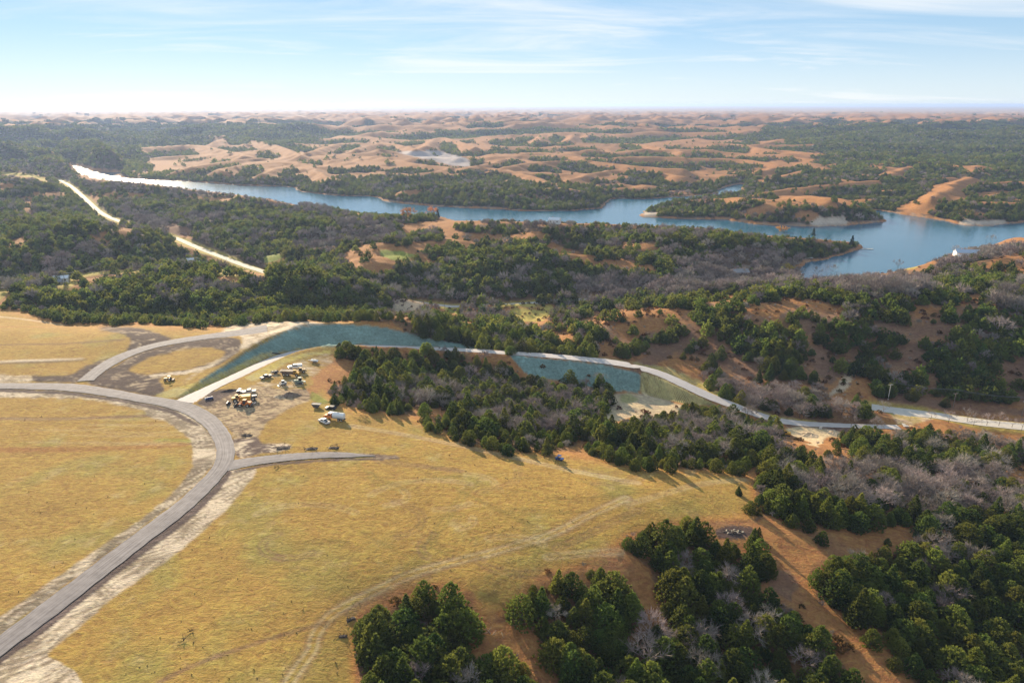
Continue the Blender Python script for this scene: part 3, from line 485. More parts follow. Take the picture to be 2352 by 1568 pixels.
for P, g, d in CLEAR:
    m = samp(mask([P], 1), Uw, Vw)
    if m.max() > 0: C = lerp(C, CC[g] * (1 + .18 * nB[..., None]), smooth(m, .25, .75) * (.95 if g != 'brown' else .8))
# terraces and tracks across the field
def ln(pts, half, col, w=1.0, soft=.5, wob=0.4, ground=True):
    global C
    P = resample(chaikin([hit(u, v) for u, v in pts], 2), 3.0)
    sel = np.where((X > P[:, 0].min() - 12) & (X < P[:, 0].max() + 12) & (Y > P[:, 1].min() - 12) & (Y < P[:, 1].max() + 12))
    x = X[sel]; y = Y[sel]; d, _, sd = dist_line(x, y, P)
    d = np.abs(d * sd + wob * nB[sel] * 2)
    k = (1 - smooth(d, half * .6, half + np.maximum(soft, .005 * R2[sel]))) * w * (.65 + .35 * smooth(nB[sel], -.5, .3))
    C[sel] = C[sel] + (col - C[sel]) * k[..., None]
def ruts(pts, gap, half, col, w=1.0, wob=.15):
    P = resample(chaikin([hit(u, v) for u, v in pts], 2), 2.0)
    sel = np.where((X > P[:, 0].min() - 12) & (X < P[:, 0].max() + 12) & (Y > P[:, 1].min() - 12) & (Y < P[:, 1].max() + 12))
    x = X[sel]; y = Y[sel]; d, _, sd = dist_line(x, y, P)
    d = np.abs(np.abs(d * sd + wob * nB[sel]) - gap / 2)
    k = (1 - smooth(d, half * .6, half + .15 + .0042 * R2[sel])) * w * (.7 + .3 * smooth(nB[sel], -.4, .3))
    C[sel] = C[sel] + (col - C[sel]) * k[..., None]
ln(c1([(0,840),(500,842),(900,828),(1120,820)]), .7, CC['brown'], .75); ln(c1([(-300,1050),(0,1052),(500,1050),(900,1030),(1250,1012)]), 1.6, CC['ferrous'] * .8, .8, 1.2); ln(c1([(1060,985),(1150,980),(1280,992)]), .9, CC['green'], .7)
ln(c1([(-300,350),(0,345),(300,340),(600,328),(820,312)]), .8, CC['brown'], .6); ln(c1([(-300,465),(0,458),(300,450),(540,438)]), .7, CC['palerut'], .9); ln(c1([(-300,475),(0,470),(300,462),(560,445)]), .8, CC['mud'], .6); ln(c1([(-300,225),(0,228),(160,222),(300,228)]), .8, CC['ferrous'], .7); ln(c1([(-300,150),(0,155),(200,180),(430,212)]), .5, CC['palerut'], .5)
ln(c1([(1000,205),(1200,225),(1420,225),(1600,205)]), 2.2, CC['ferrous'], .85, 1.5); ln(c1([(780,190),(880,172),(980,180)]), 2.0, CC['ferrous'], .8, 1.5)
ruts(c2b([(190,140),(500,190),(800,250),(1000,295),(1200,340),(1400,385),(1600,425),(1740,448)]), 1.7, .2, CC['dirt'] * .85, .6); ln(c2b([(400,175),(800,255),(1200,345)]), .25, CC['brown'], .3)
K2 = c2b([(1680,530),(1600,570),(1500,612),(1300,722),(1100,782),(900,842),(650,902),(500,946),(350,1020),(200,1090),(80,1160),(20,1230),(-20,1300)]) + cLL([(1740,1380),(1680,1450),(1630,1520),(1580,1600)])
ruts(K2, 2.0, .12, CC['dirt'] * .85, .6); ruts(K2, 3.6, .15, CC['brown'], .4)
ruts(c2b([(1750,598),(1600,660),(1450,740),(1300,800)]), 1.8, .25, CC['brown'], .45); ruts(c2b([(2320,430),(2150,445),(1990,475),(1850,520),(1700,560)]), 1.6, .18, CC['dirt'] * .85, .4); ruts(c2b([(600,960),(420,1010),(280,1080),(180,1150)]), 1.7, .25, CC['brown'], .5); ruts(c2b([(1650,820),(1450,830),(1250,850)]), 1.7, .2, CC['dirt'], .35)
ln(cLL([(880,1568),(1000,1500),(1100,1460),(1300,1385),(1500,1320),(1700,1255),(1800,1228)]), .45, CC['brown'], .75); ruts(c2b([(860,440),(760,560),(650,720),(560,850),(480,930)]), 1.8, .3, CC['olive'] * .8, .5); ruts(c2b([(1080,350),(1100,430),(1000,470),(860,500)]), 1.8, .2, CC['brown'], .3)
ln(c2b([(330,330),(500,350),(650,370),(780,385)]), 1.3, CC['brown'], .55, 1.2)
for q in range(26):        # mowing lines
    u0 = 760 + 700 * random.random(); v0 = 1040 + 240 * random.random(); a = random.choice((-.25, -.1, .05, .5)); l = 120 + 160 * random.random()
    ln([(u0, v0), (u0 + l * .5, v0 + a * l * .5 + 8 * random.random()), (u0 + l, v0 + a * l)], .2, CC['olive'] * .62, .32, .5)
for q in range(34):        # looping wheel marks
    u0 = 640 + 900 * random.random(); v0 = 1030 + 260 * random.random(); r0 = 30 + 70 * random.random(); a0 = random.random() * 6.3; da = random.choice((-1, 1)) * (1.0 + random.random())
    ruts([(u0 + r0 * 1.6 * math.cos(a0 + da * k / 6), v0 + r0 * .55 * math.sin(a0 + da * k / 6)) for k in range(7)], 1.8, .16, random.choice((CC['olive'] * .6, CC['brown'], CC['pale'])), .4)
for q in range(14):
    u0 = 0 + 380 * random.random(); v0 = 960 + 60 * random.random(); ln([(u0, v0), (u0 + 90, v0 + 2), (u0 + 180, v0 - 2)], .2, CC['pale'], .3, .5)
# churned soil of the building site
def churn(poly, dark, light, bias=0.0, w=1.0, ang=0.0, sx=7.0, sy=1.6, blur=3):
    global C
    m = samp(mask([poly], blur), U, V); sel = np.where(m > .02)
    x = X[sel]; y = Y[sel]; ca, sa = math.cos(ang), math.sin(ang); a = x * ca + y * sa; b = -x * sa + y * ca
    a = a + 3 * pnoise(x / 11, y / 11, 101); b = b + 3 * pnoise(x / 11 + 7, y / 11, 102)
    n = fbm(a / sx, b / sy, 103, 3) + .5 * pnoise(x / 9, y / 9, 104) + bias
    col = dark + (light - dark) * smooth(n, -.15, .45)[..., None]
    k = smooth(m[sel] + .18 * pnoise(x / 4, y / 4, 105), .3, .7) * w
    C[sel] = C[sel] + (col - C[sel]) * k[..., None]
mud, tan_, pr = CC['mud'], CC['tan'], CC['palerut']
churn(cLL([(-100,1230),(0,1200),(380,935),(760,675),(890,575),(1000,470),(1070,370),(1080,290),(1050,210),(930,120),(800,85),(830,20),(1060,70),(1200,220),(1200,340),(1080,480),(800,700),(400,1000),(0,1300),(-100,1370)]), CC['tan'] * .42, pr * .85, .0, .95, .9, 14, .9)
churn(cLL([(-100,1530),(0,1405),(400,1110),(800,795),(1100,565),(1262,388),(1440,375),(1400,430),(1300,560),(1150,705),(960,865),(800,975),(600,1115),(400,1295),(250,1410),(420,1500),(480,1600),(-100,1640)]), CC['tan'] * .55, pr * .92, .15, .97, .95, 14, 1.0)
churn(cLL([(-100,1525),(0,1412),(400,1112),(800,797),(1100,568),(1200,465),(1262,388),(1295,392),(1220,500),(1100,622),(950,742),(800,852),(600,1005),(400,1163),(200,1322),(0,1462)]), mud, mud * 1.7, -.1, .95, .95, 12, 1.0, 1)
churn(c1([(-300,642),(0,642),(450,657),(850,714),(1150,774),(1350,884),(1460,1060),(1430,1170),(1290,1165),(1300,1000),(1240,900),(1100,830),(900,770),(600,710),(300,700),(-300,705)]), CC['tan'] * .45, pr * .9, .08, .95, .1, 12, 1.0)
churn(c1([(-300,640),(0,641),(450,658),(850,714),(1150,776),(1350,888),(1330,895),(1130,800),(850,735),(450,680),(0,660),(-300,660)]), mud, mud * 1.6, -.1, .9, .1, 12, 1.0, 1)
churn(c1([(560,608),(640,560),(900,412),(1050,362),(1400,296),(1620,300),(1620,390),(1450,490),(1250,540),(1050,560),(1120,650),(1050,695),(850,660)]), mud, CC['tan'] * .8, -.2, .95, .7, 7, 1.0)
churn(c1([(830,525),(1000,430),(1250,372),(1400,362),(1540,392),(1450,462),(1250,515),(1000,545)]), CC['gold'], CC['gold'] * .85, 0, 1.0, 0, 8, 2)
churn(c1([(1000,548),(1250,520),(1440,470),(1450,485),(1260,540),(1000,560)]), CC['tan'], pr, .4, .9, .2, 8, 1.2, 1)
churn(c1([(200,548),(450,556),(600,480),(850,385),(890,300),(800,268),(540,225),(750,222),(950,232),(1100,282),(1210,310),(1000,350),(700,470),(520,600),(220,592)]), mud, CC['tan'] * .85, -.22, .95, .75, 8, 1.0)
churn(c1([(0,550),(200,552),(240,590),(0,602),(-300,600),(-300,555)]), CC['tan'] * .8, pr, .2, .85, .05, 9, 1.2)
churn(c1([(1600,205),(1850,185),(2330,195),(2400,205),(2150,212),(1950,240),(1800,290),(1640,380),(1400,500),(1220,610),(1200,600),(1400,470),(1600,380),(1640,320),(1600,270),(1480,275),(1500,235)]), CC['tan'] * .72, pr, .25, .95, .6, 12, 1.2)
churn(c1([(1620,225),(1790,215),(1810,235),(1740,265),(1600,275)]), mud * 1.6, CC['tan'] * .7, .0, .9, .3, 6, 1.0)
churn(c1([(1315,742),(1420,660),(1560,640),(1650,640),(1700,610),(1900,640),(2080,640),(2090,720),(1950,770),(1800,860),(1740,960),(1600,990),(1520,890),(1420,800)]), np.array((.15,.105,.075)), np.array((.42,.31,.19)), .15, .9, .7, 5, .9)
churn(c1([(1315,742),(1420,655),(1560,638),(1600,660),(1500,700),(1400,760)]), mud, mud * 1.6, -.1, .9, .7, 8, 1.3, 1)
churn(c1([(1700,600),(1750,540),(1850,500),(1950,480),(2150,400),(2230,400),(2250,450),(2100,560),(2080,640),(1900,640)]), CC['gold'] * .9, CC['tan'], .0, .85, .3, 9, 1.6)
churn(c1([(1520,880),(1600,985),(1740,960),(1760,1010),(1980,1010),(1960,1050),(1750,1075),(1600,1110),(1575,1080),(1560,980)]), mud * 1.4, pr * .95, .05, .95, .9, 5, 1.2)
churn(c1([(2090,650),(2150,690),(2230,735),(2160,745),(2080,710)]), CC['green'] * .6, CC['green'], 0, .75, 0, 3, 2, 1)
churn(cLL([(1290,390),(1500,348),(1900,318),(2220,318),(2220,330),(1900,335),(1500,362),(1300,402)]), mud, mud * 1.6, -.1, .9, .1, 9, 1, 1)
churn(cLL([(1950,288),(2080,298),(2200,306),(2220,322),(2080,322)]), mud * 1.5, CC['tan'] * .8, 0, .85, .1, 9, 1, 1)
# the new road's hydromulched banks, straw verges and the straw-covered fill
churn(c1([(1330,590),(1450,520),(1600,430),(1750,345),(1900,265),(2050,222),(2200,207),(2352,203)]) + c5b([(0,275),(150,272),(300,282),(450,295),(560,318),(700,355),(850,385),(1050,412),(1180,428),(1280,450),(1000,438),(640,424),(300,412),(0,424)]) + c1([(2130,360),(2000,376),(1850,408),(1700,470),(1500,560),(1350,625)]), CC['teal'] * .92, CC['teal'] * 1.15, .0, .95, .2, 30, 9, 2)
churn(c1([(1030,690),(1150,640),(1350,590),(1550,505),(1750,405),(1860,392),(1700,478),(1400,620),(1250,690),(1120,706)]), CC['straw'], CC['yellow'] * 1.1, .1, .85, .5, 12, 1.5, 1)
churn(c1([(1640,570),(1760,505),(1900,440),(2050,400),(2230,380),(2220,400),(2050,425),(1920,470),(1780,560),(1700,590)]), CC['straw'], CC['yellow'] * 1.1, .2, .85, .4, 12, 1.5, 1)
churn(c5b([(1290,478),(1500,500),(1700,517),(1900,540),(2060,572),(2150,596),(2175,610),(2172,735),(2030,725),(1900,700),(1500,640),(1400,600)]), CC['teal'] * .9, CC['teal'] * 1.2, .0, .95, 1.35, 3.0, 1.0, 1)
churn(c5b([(2176,600)]) + c7w([(60,535),(150,560),(300,632),(450,705),(530,748),(420,728),(300,722),(200,702),(60,655)]) + c5b([(2290,775),(2176,738)]), CC['straw'] * .62, CC['straw'] * 1.2, .1, .97, -.75, 12, .7, 1)
churn(c5b([(1880,830),(2020,735),(2172,742)]) + c7w([(60,655),(200,705),(330,745),(420,765),(250,800),(150,830),(0,850)]) + c5b([(2200,920),(2100,900),(1960,950)]), CC['tan'] * .8, CC['dirt'], .25, .97, .4, 8, 1.4, 2)
churn(c5b([(2030,740),(2110,745),(2180,775),(2130,805),(2040,800)]), CC['green'] * .8, CC['green'], 0, .55, 0, 4, 3, 3)
churn(c7w([(0,478),(160,500),(320,560),(480,640),(640,700),(760,760),(870,800),(1050,822),(1200,832),(1050,835),(860,812),(720,770),(600,720),(450,660),(300,590),(150,520),(0,487)]), CC['straw'] * .8, CC['yellow'] * 1.1, .2, .85, -.5, 10, 1.2, 1)
churn(c7w([(50,478),(200,500),(300,540),(420,590),(520,650),(700,730),(640,710),(480,645),(320,565),(160,505)]), CC['straw'] * .7, CC['straw'] * 1.2, .2, .9, -.5, 10, 1.2, 2)
churn(c5b([(1250,430),(1500,462),(1800,488),(2000,505),(2200,535),(2200,545),(2000,518),(1800,497),(1500,470),(1250,455)]), CC['tan'], CC['straw'], .1, .7, -.2, 8, 1.2, 1)
churn(c7([(150,375),(480,390),(700,405),(900,425),(900,445),(700,440),(450,410),(160,395)]), mud, mud * 2, 0, .8, 0, 8, 1, 1)
churn(c7([(1090,220),(1200,215),(1560,270),(2352,370),(2600,400),(2600,430),(2352,420),(1900,375),(1560,315),(1300,390),(1200,380)]), CC['straw'] * .8, CC['tan'], .1, .8, -.2, 9, 1.5, 2)
churn(c8([(310,530),(420,490),(560,505),(590,560),(440,590),(340,580)]), mud, mud * 1.6, 0, .9, 0, 3, 2, 1)
# verges of the valley roads
for nm, hw in (('highway', 9), ('valley', 7), ('lane', 9), ('county', 8)):
    Pn = ROADS[nm][0]; sel = np.where((X > Pn[:, 0].min() - 30) & (X < Pn[:, 0].max() + 30) & (Y > Pn[:, 1].min() - 30) & (Y < Pn[:, 1].max() + 30))
    d, _, _ = dist_line(X[sel], Y[sel], Pn[::3]); k = (1 - smooth(d + 2 * nB[sel], hw * .7, hw)) * .85; C[sel] += (CC['yellow'] * .9 - C[sel]) * k[..., None]
sh = (LD > -3) & (LD < 6); C = lerp(C, CC['bluff'] * .6, sh * smooth(nB, -.2, .4) * .6)
C *= (1 + .10 * fbm(X / 2.3, Y / 2.3, 111, 2))[..., None] * (1 + .10 * nB)[..., None]
C = np.clip(C, .004, .85)

def grid_mesh(name, co, nr, na, col=None):
    me = bpy.data.meshes.new(name); nv = nr * na
    me.vertices.add(nv); me.vertices.foreach_set('co', co.astype(np.float32).ravel())
    i = np.arange(nv).reshape(nr, na); q = np.stack([i[:-1, :-1], i[:-1, 1:], i[1:, 1:], i[1:, :-1]], -1)[..., ::-1].reshape(-1, 4)
    me.loops.add(q.size); me.loops.foreach_set('vertex_index', q.astype(np.int32).ravel())
    me.polygons.add(len(q)); me.polygons.foreach_set('loop_start', np.arange(0, q.size, 4, dtype=np.int32)); me.polygons.foreach_set('loop_total', np.full(len(q), 4, np.int32))
    me.polygons.foreach_set('use_smooth', np.ones(len(q), bool))
    me.update(calc_edges=True)
    if col is not None:
        at = me.color_attributes.new('soil', 'FLOAT_COLOR', 'POINT'); at.data.foreach_set('color', np.concatenate([col.reshape(-1, 3), np.ones((nv, 1))], 1).astype(np.float32).ravel())
    return me
def link(name, me, m=None, parent=None):
    o = bpy.data.objects.new(name, me); COL.objects.link(o)
    if m is not None:
        me.materials.clear(); me.materials.append(m)
    if parent is not None: o.parent = parent
    return o
def tag(o, label=None, cat=None, group=None, kind=None):
    if label: o['label'] = label
    if cat: o['category'] = cat
    if group: o['group'] = group
    if kind: o['kind'] = kind
    return o
# ground material: traced soil colour, broken up by grass tufts and clods
gm = bpy.data.materials.new('ground'); gm.use_nodes = True; t = gm.node_tree; bs = t.nodes['Principled BSDF']
at = N(t, 'ShaderNodeAttribute', attribute_name='soil'); tcg = N(t, 'ShaderNodeTexCoord')
def tn(scale, detail=4, rough=.6, mapping=None, dist=0.0):
    n = N(t, 'ShaderNodeTexNoise'); n.inputs['Scale'].default_value = scale; n.inputs['Detail'].default_value = detail; n.inputs['Roughness'].default_value = rough; n.inputs['Distortion'].default_value = dist
    src = tcg.outputs['Object']
    if mapping:
        mm = N(t, 'ShaderNodeMapping'); mm.inputs['Rotation'].default_value = (0, 0, mapping[0]); mm.inputs['Scale'].default_value = (mapping[1], mapping[2], 1); L(t, src, mm.inputs['Vector']); src = mm.outputs[0]
    L(t, src, n.inputs['Vector']); return n.outputs[0]
grain = tn(2.6, 3, .7); fine = tn(.9, 4, .7, None, .6); tuft = tn(.34, 3, .6, (.5, .7, 1.35), 1.8); lines = tn(.42, 3, .6, (.15, .2, 1.1), 1.2); broad = tn(.05, 3)
hsum = mathn(t, 'ADD', mathn(t, 'ADD', mathn(t, 'MULTIPLY', fine, .7), mathn(t, 'MULTIPLY', tuft, .62)), mathn(t, 'ADD', mathn(t, 'MULTIPLY', lines, .28), mathn(t, 'MULTIPLY', grain, .3)))
val = mathn(t, 'ADD', mathn(t, 'MULTIPLY', mathn(t, 'SUBTRACT', hsum, .95), 1.45), 1.0)
val = mathn(t, 'MULTIPLY', val, mathn(t, 'ADD', mathn(t, 'MULTIPLY', broad, .25), .875))
hsv = N(t, 'ShaderNodeHueSaturation'); L(t, at.outputs['Color'], hsv.inputs['Color']); L(t, val, hsv.inputs['Value']); L(t, mathn(t, 'ADD', mathn(t, 'MULTIPLY', tuft, .06), .47), hsv.inputs['Hue'])
L(t, hsv.outputs[0], bs.inputs['Base Color']); bs.inputs['Roughness'].default_value = .95; bs.inputs['Specular IOR Level'].default_value = .1
bp = N(t, 'ShaderNodeBump'); bp.inputs['Strength'].default_value = .7; bp.inputs['Distance'].default_value = .6; L(t, hsum, bp.inputs['Height']); L(t, bp.outputs[0], bs.inputs['Normal'])
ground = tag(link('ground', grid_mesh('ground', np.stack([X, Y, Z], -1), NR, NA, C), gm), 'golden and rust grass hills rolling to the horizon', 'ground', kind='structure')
# water
def plane(name, x0, x1, y0, y1, z, nx, ny, m):
    gx, gy = np.meshgrid(np.linspace(x0, x1, nx), np.linspace(y0, y1, ny)); return link(name, grid_mesh(name, np.stack([gx, gy, np.full_like(gx, z)], -1), ny, nx), m)
wm = bpy.data.materials.new('lake_water'); wm.use_nodes = True; t = wm.node_tree; bw = t.nodes['Principled BSDF']
bw.inputs['Base Color'].default_value = (.03,.115,.175,1); bw.inputs['Roughness'].default_value = .16; bw.inputs['IOR'].default_value = 1.33
tcw = N(t, 'ShaderNodeTexCoord'); mw = N(t, 'ShaderNodeMapping'); mw.inputs['Scale'].default_value = (.35, .9, 1); mw.inputs['Rotation'].default_value = (0, 0, -.3); L(t, tcw.outputs['Object'], mw.inputs['Vector'])
w1 = N(t, 'ShaderNodeTexNoise'); w1.inputs['Scale'].default_value = .35; w1.inputs['Detail'].default_value = 6; w1.inputs['Roughness'].default_value = .65; L(t, mw.outputs[0], w1.inputs['Vector'])
w2 = N(t, 'ShaderNodeTexNoise'); w2.inputs['Scale'].default_value = .012; w2.inputs['Detail'].default_value = 3; L(t, mw.outputs[0], w2.inputs['Vector'])
L(t, mathn(t, 'ADD', mathn(t, 'MULTIPLY', w2.outputs[0], .19), .05), bw.inputs['Roughness'])
bpw = N(t, 'ShaderNodeBump'); bpw.inputs['Strength'].default_value = .32; bpw.inputs['Distance'].default_value = .5; L(t, w1.outputs[0], bpw.inputs['Height']); L(t, bpw.outputs[0], bw.inputs['Normal'])
LP = np.vstack(lakes)
water = tag(plane('water', LP[:, 0].min() - 5, LP[:, 0].max() + 5, LP[:, 1].min() - 5, LP[:, 1].max() + 5, LAKE_Z, 40, 40, wm), 'blue lake winding between the hills', 'lake', kind='structure')
# road surfaces
def road_mat(name, base, streak, rough=.85, sc=1.0):
    m = bpy.data.materials.new(name); m.use_nodes = True; t = m.node_tree; b = t.nodes['Principled BSDF']
    uv = N(t, 'ShaderNodeAttribute', attribute_name='lane'); tcx = N(t, 'ShaderNodeTexCoord')
    mp = N(t, 'ShaderNodeMapping'); mp.inputs['Scale'].default_value = (2.2, .035, 1); L(t, uv.outputs['Vector'], mp.inputs['Vector'])
    a = N(t, 'ShaderNodeTexNoise'); a.inputs['Scale'].default_value = 1.0; a.inputs['Detail'].default_value = 5; L(t, mp.outputs[0], a.inputs['Vector'])
    c = N(t, 'ShaderNodeTexNoise'); c.inputs['Scale'].default_value = .5; c.inputs['Detail'].default_value = 6; L(t, tcx.outputs['Object'], c.inputs['Vector'])
    f = mathn(t, 'ADD', mathn(t, 'MULTIPLY', a.outputs[0], .8), mathn(t, 'MULTIPLY', c.outputs[0], .45))
    r = N(t, 'ShaderNodeMapRange'); r.inputs['From Min'].default_value = .42; r.inputs['From Max'].default_value = .82; L(t, f, r.inputs['Value'])
    mx = N(t, 'ShaderNodeMix', data_type='RGBA'); L(t, r.outputs[0], mx.inputs['Factor']); mx.inputs['A'].default_value = (*base, 1); mx.inputs['B'].default_value = (*streak, 1)
    L(t, mx.outputs['Result'], b.inputs['Base Color']); b.inputs['Roughness'].default_value = rough; b.inputs['Specular IOR Level'].default_value = .25
    bb = N(t, 'ShaderNodeBump'); bb.inputs['Strength'].default_value = .35; bb.inputs['Distance'].default_value = .1; L(t, f, bb.inputs['Height']); L(t, bb.outputs[0], b.inputs['Normal'])
    return m
def road_mesh(name, key, m, label, across=5, rise=.06, camber=.08, cut=None):
    c, w, nrm = ROADS[key]; n = len(c); o = np.linspace(-1, 1, across)
    if cut: c, w, nrm = c[cut[0]:cut[1]], w[cut[0]:cut[1]], nrm[cut[0]:cut[1]]; n = len(c)
    if key == 'east': w = w * (1 - .75 * smooth(np.arange(n) / n, .78, 1.0))
    co = np.zeros((n, across, 3)); ww = w * (1 + .03 * np.sin(np.arange(n) * 1.7) + .02 * np.sin(np.arange(n) * .61))
    co[..., :2] = c[:, None, :2] + nrm[:, None] * (o[None] * ww[:, None])[..., None]
    co[..., 2] = c[:, None, 2] + rise + camber * (1 - o[None] ** 2)
    me = grid_mesh(name, co, n, across)
    if me.polygons[0].normal.z < 0: me.flip_normals()
    s = np.r_[0, np.cumsum(np.linalg.norm(np.diff(c[:, :2], axis=0), axis=1))]
    la = me.attributes.new('lane', 'FLOAT_VECTOR', 'POINT'); v = np.zeros((n, across, 3)); v[..., 0] = o[None] * w[:, None]; v[..., 1] = s[:, None]; la.data.foreach_set('vector', v.astype(np.float32).ravel())
    return tag(link(name, me, m), label, 'road', kind='structure')
gravel = road_mat('gravel', (.115,.10,.10), (.285,.255,.245)); asph = road_mat('pale_asphalt', (.40,.36,.335), (.56,.50,.46)); conc = road_mat('dusty_concrete', (.42,.38,.33), (.58,.53,.46)); hw = road_mat('old_highway', (.36,.33,.27), (.52,.47,.36))
road_mesh('gravel_road', 'main', gravel, 'grey gravel road curving up the left side of the field', rise=.05)
road_mesh('branch_road', 'north', gravel, 'gravel branch road leading to the dirt turning circle', rise=.054, cut=(6, 160))
road_mesh('spur_road', 'east', gravel, 'short gravel spur ending in the golden field', rise=.058)
road_mesh('paved_road', 'paved', asph, 'pale new road winding from the gravel junction down to the valley', rise=.062)
road_mesh('highway', 'highway', hw, 'straight sunlit highway through the woods on the left'); road_mesh('county_road', 'county', conc, 'concrete county road meeting the new road at the right', rise=.07); road_mesh('valley_road', 'valley', conc, 'narrow grey road along the wooded valley floor'); road_mesh('far_lane', 'lane', hw, 'sunlit lane at the far left edge of the woods')
def pad(name, pts, z, m, label):
    P = [on_z(u, v, z) for u, v in pts]; me = bpy.data.meshes.new(name); bm = bmesh.new(); vs = [bm.verts.new((x, y, max(z, float(zat(x, y)) + .1) if False else z)) for x, y in P]; f = bm.faces.new(vs); bm.normal_update()
    if f.normal.z < 0: f.normal_flip()
    r = bmesh.ops.extrude_face_region(bm, geom=[f]); bmesh.ops.translate(bm, verts=[g for g in r['geom'] if isinstance(g, bmesh.types.BMVert)], vec=(0, 0, .12)); bm.to_mesh(me); bm.free()
    return tag(link(name, me, m), label, 'road', kind='structure')
pad('junction_apron', c7([(1110,245),(1150,268),(1240,372),(1250,395),(1300,395),(1350,372),(1440,322),(1560,308),(1400,285),(1250,262)]), -31.9, conc, 'pale concrete apron where the new road meets the county road')
pad('yard_apron', k4([(300,735),(440,620),(560,540),(960,545),(640,720),(520,745)]), -.72, conc, 'pale concrete slab beside the new road at the machine yard')
pad('gravel_corner', cLL([(-260,1545),(-100,1500),(40,1492),(170,1522),(300,1556),(420,1620),(420,1700),(-260,1700)]), .0, gravel, 'grey gravel turnout in the bottom left corner')
# ------------------------------------------------------------------ trees
def leaf_mat(name, c0, c1, trans, rough=.7, tint=(1, 1, 1)):
    m = bpy.data.materials.new(name); m.use_nodes = True; t = m.node_tree; t.nodes.clear()
    oi = N(t, 'ShaderNodeObjectInfo'); geo = N(t, 'ShaderNodeNewGeometry'); at = N(t, 'ShaderNodeAttribute', attribute_name='shade')
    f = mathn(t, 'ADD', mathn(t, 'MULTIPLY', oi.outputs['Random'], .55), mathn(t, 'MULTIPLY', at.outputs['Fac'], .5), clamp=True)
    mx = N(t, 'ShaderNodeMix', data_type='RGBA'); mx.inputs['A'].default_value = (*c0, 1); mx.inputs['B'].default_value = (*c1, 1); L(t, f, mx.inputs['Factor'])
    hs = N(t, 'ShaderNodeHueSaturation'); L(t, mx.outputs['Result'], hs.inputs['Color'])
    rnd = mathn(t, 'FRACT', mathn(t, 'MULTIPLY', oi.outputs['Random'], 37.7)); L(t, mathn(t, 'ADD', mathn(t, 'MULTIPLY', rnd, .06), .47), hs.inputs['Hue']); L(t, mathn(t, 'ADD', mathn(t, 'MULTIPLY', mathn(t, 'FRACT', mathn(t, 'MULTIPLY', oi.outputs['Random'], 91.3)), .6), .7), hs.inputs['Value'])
    d = N(t, 'ShaderNodeBsdfDiffuse'); L(t, hs.outputs[0], d.inputs['Color']); o = N(t, 'ShaderNodeOutputMaterial')
    if trans:
        tr = N(t, 'ShaderNodeBsdfTranslucent'); L(t, hs.outputs[0], tr.inputs['Color']); ms = N(t, 'ShaderNodeMixShader'); ms.inputs[0].default_value = trans; L(t, d.outputs[0], ms.inputs[1]); L(t, tr.outputs[0], ms.inputs[2]); L(t, ms.outputs[0], o.inputs['Surface'])
    else: L(t, d.outputs[0], o.inputs['Surface'])
    return m
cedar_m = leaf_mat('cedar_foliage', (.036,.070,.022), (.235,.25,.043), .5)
pine_m = leaf_mat('blue_green_foliage', (.018,.045,.030), (.06,.10,.05), .3)
twig_m = leaf_mat('bare_twigs', (.19,.155,.135), (.38,.315,.27), 0)
gold_m = leaf_mat('golden_autumn_leaves', (.42,.24,.03), (.60,.38,.06), .5)
orange_m = leaf_mat('orange_autumn_leaves', (.44,.20,.04), (.60,.32,.09), .5)
bark_m = mat('bark', (.085,.062,.05), .9, var=.2, scale=3)
bush_m = leaf_mat('rusty_shrub', (.10,.055,.025), (.2,.11,.04), .2)
class TriBag:
    def __init__(s): s.v = []; s.f = []; s.sh = []
    def add(s, V, F, shade):
        o = len(s.v); s.v += [tuple(p) for p in V]; s.f += [tuple(i + o for i in q) for q in F]; s.sh += [shade] * len(V)
    def mesh(s, name, m):
        me = bpy.data.meshes.new(name); me.from_pydata(s.v, [], s.f); me.update()
        a = me.attributes.new('shade', 'FLOAT', 'POINT'); a.data.foreach_set('value', np.array(s.sh, np.float32)); me.materials.append(m); return me
def trunk_bag(b, pts, radii, n=5):
    rings = []
    for (p, r) in zip(pts, radii): rings.append([(p[0] + r * math.cos(2 * math.pi * k / n), p[1] + r * math.sin(2 * math.pi * k / n), p[2]) for k in range(n)])
    V = [q for R in rings for q in R]; F = []
    for i in range(len(rings) - 1):
        for k in range(n): F.append((i * n + k, i * n + (k + 1) % n, (i + 1) * n + (k + 1) % n, (i + 1) * n + k))
    F.append(tuple(range((len(rings) - 1) * n, len(rings) * n))); b.add(V, F, .3)
def unit(v):
    return v / (np.linalg.norm(v) + 1e-9)
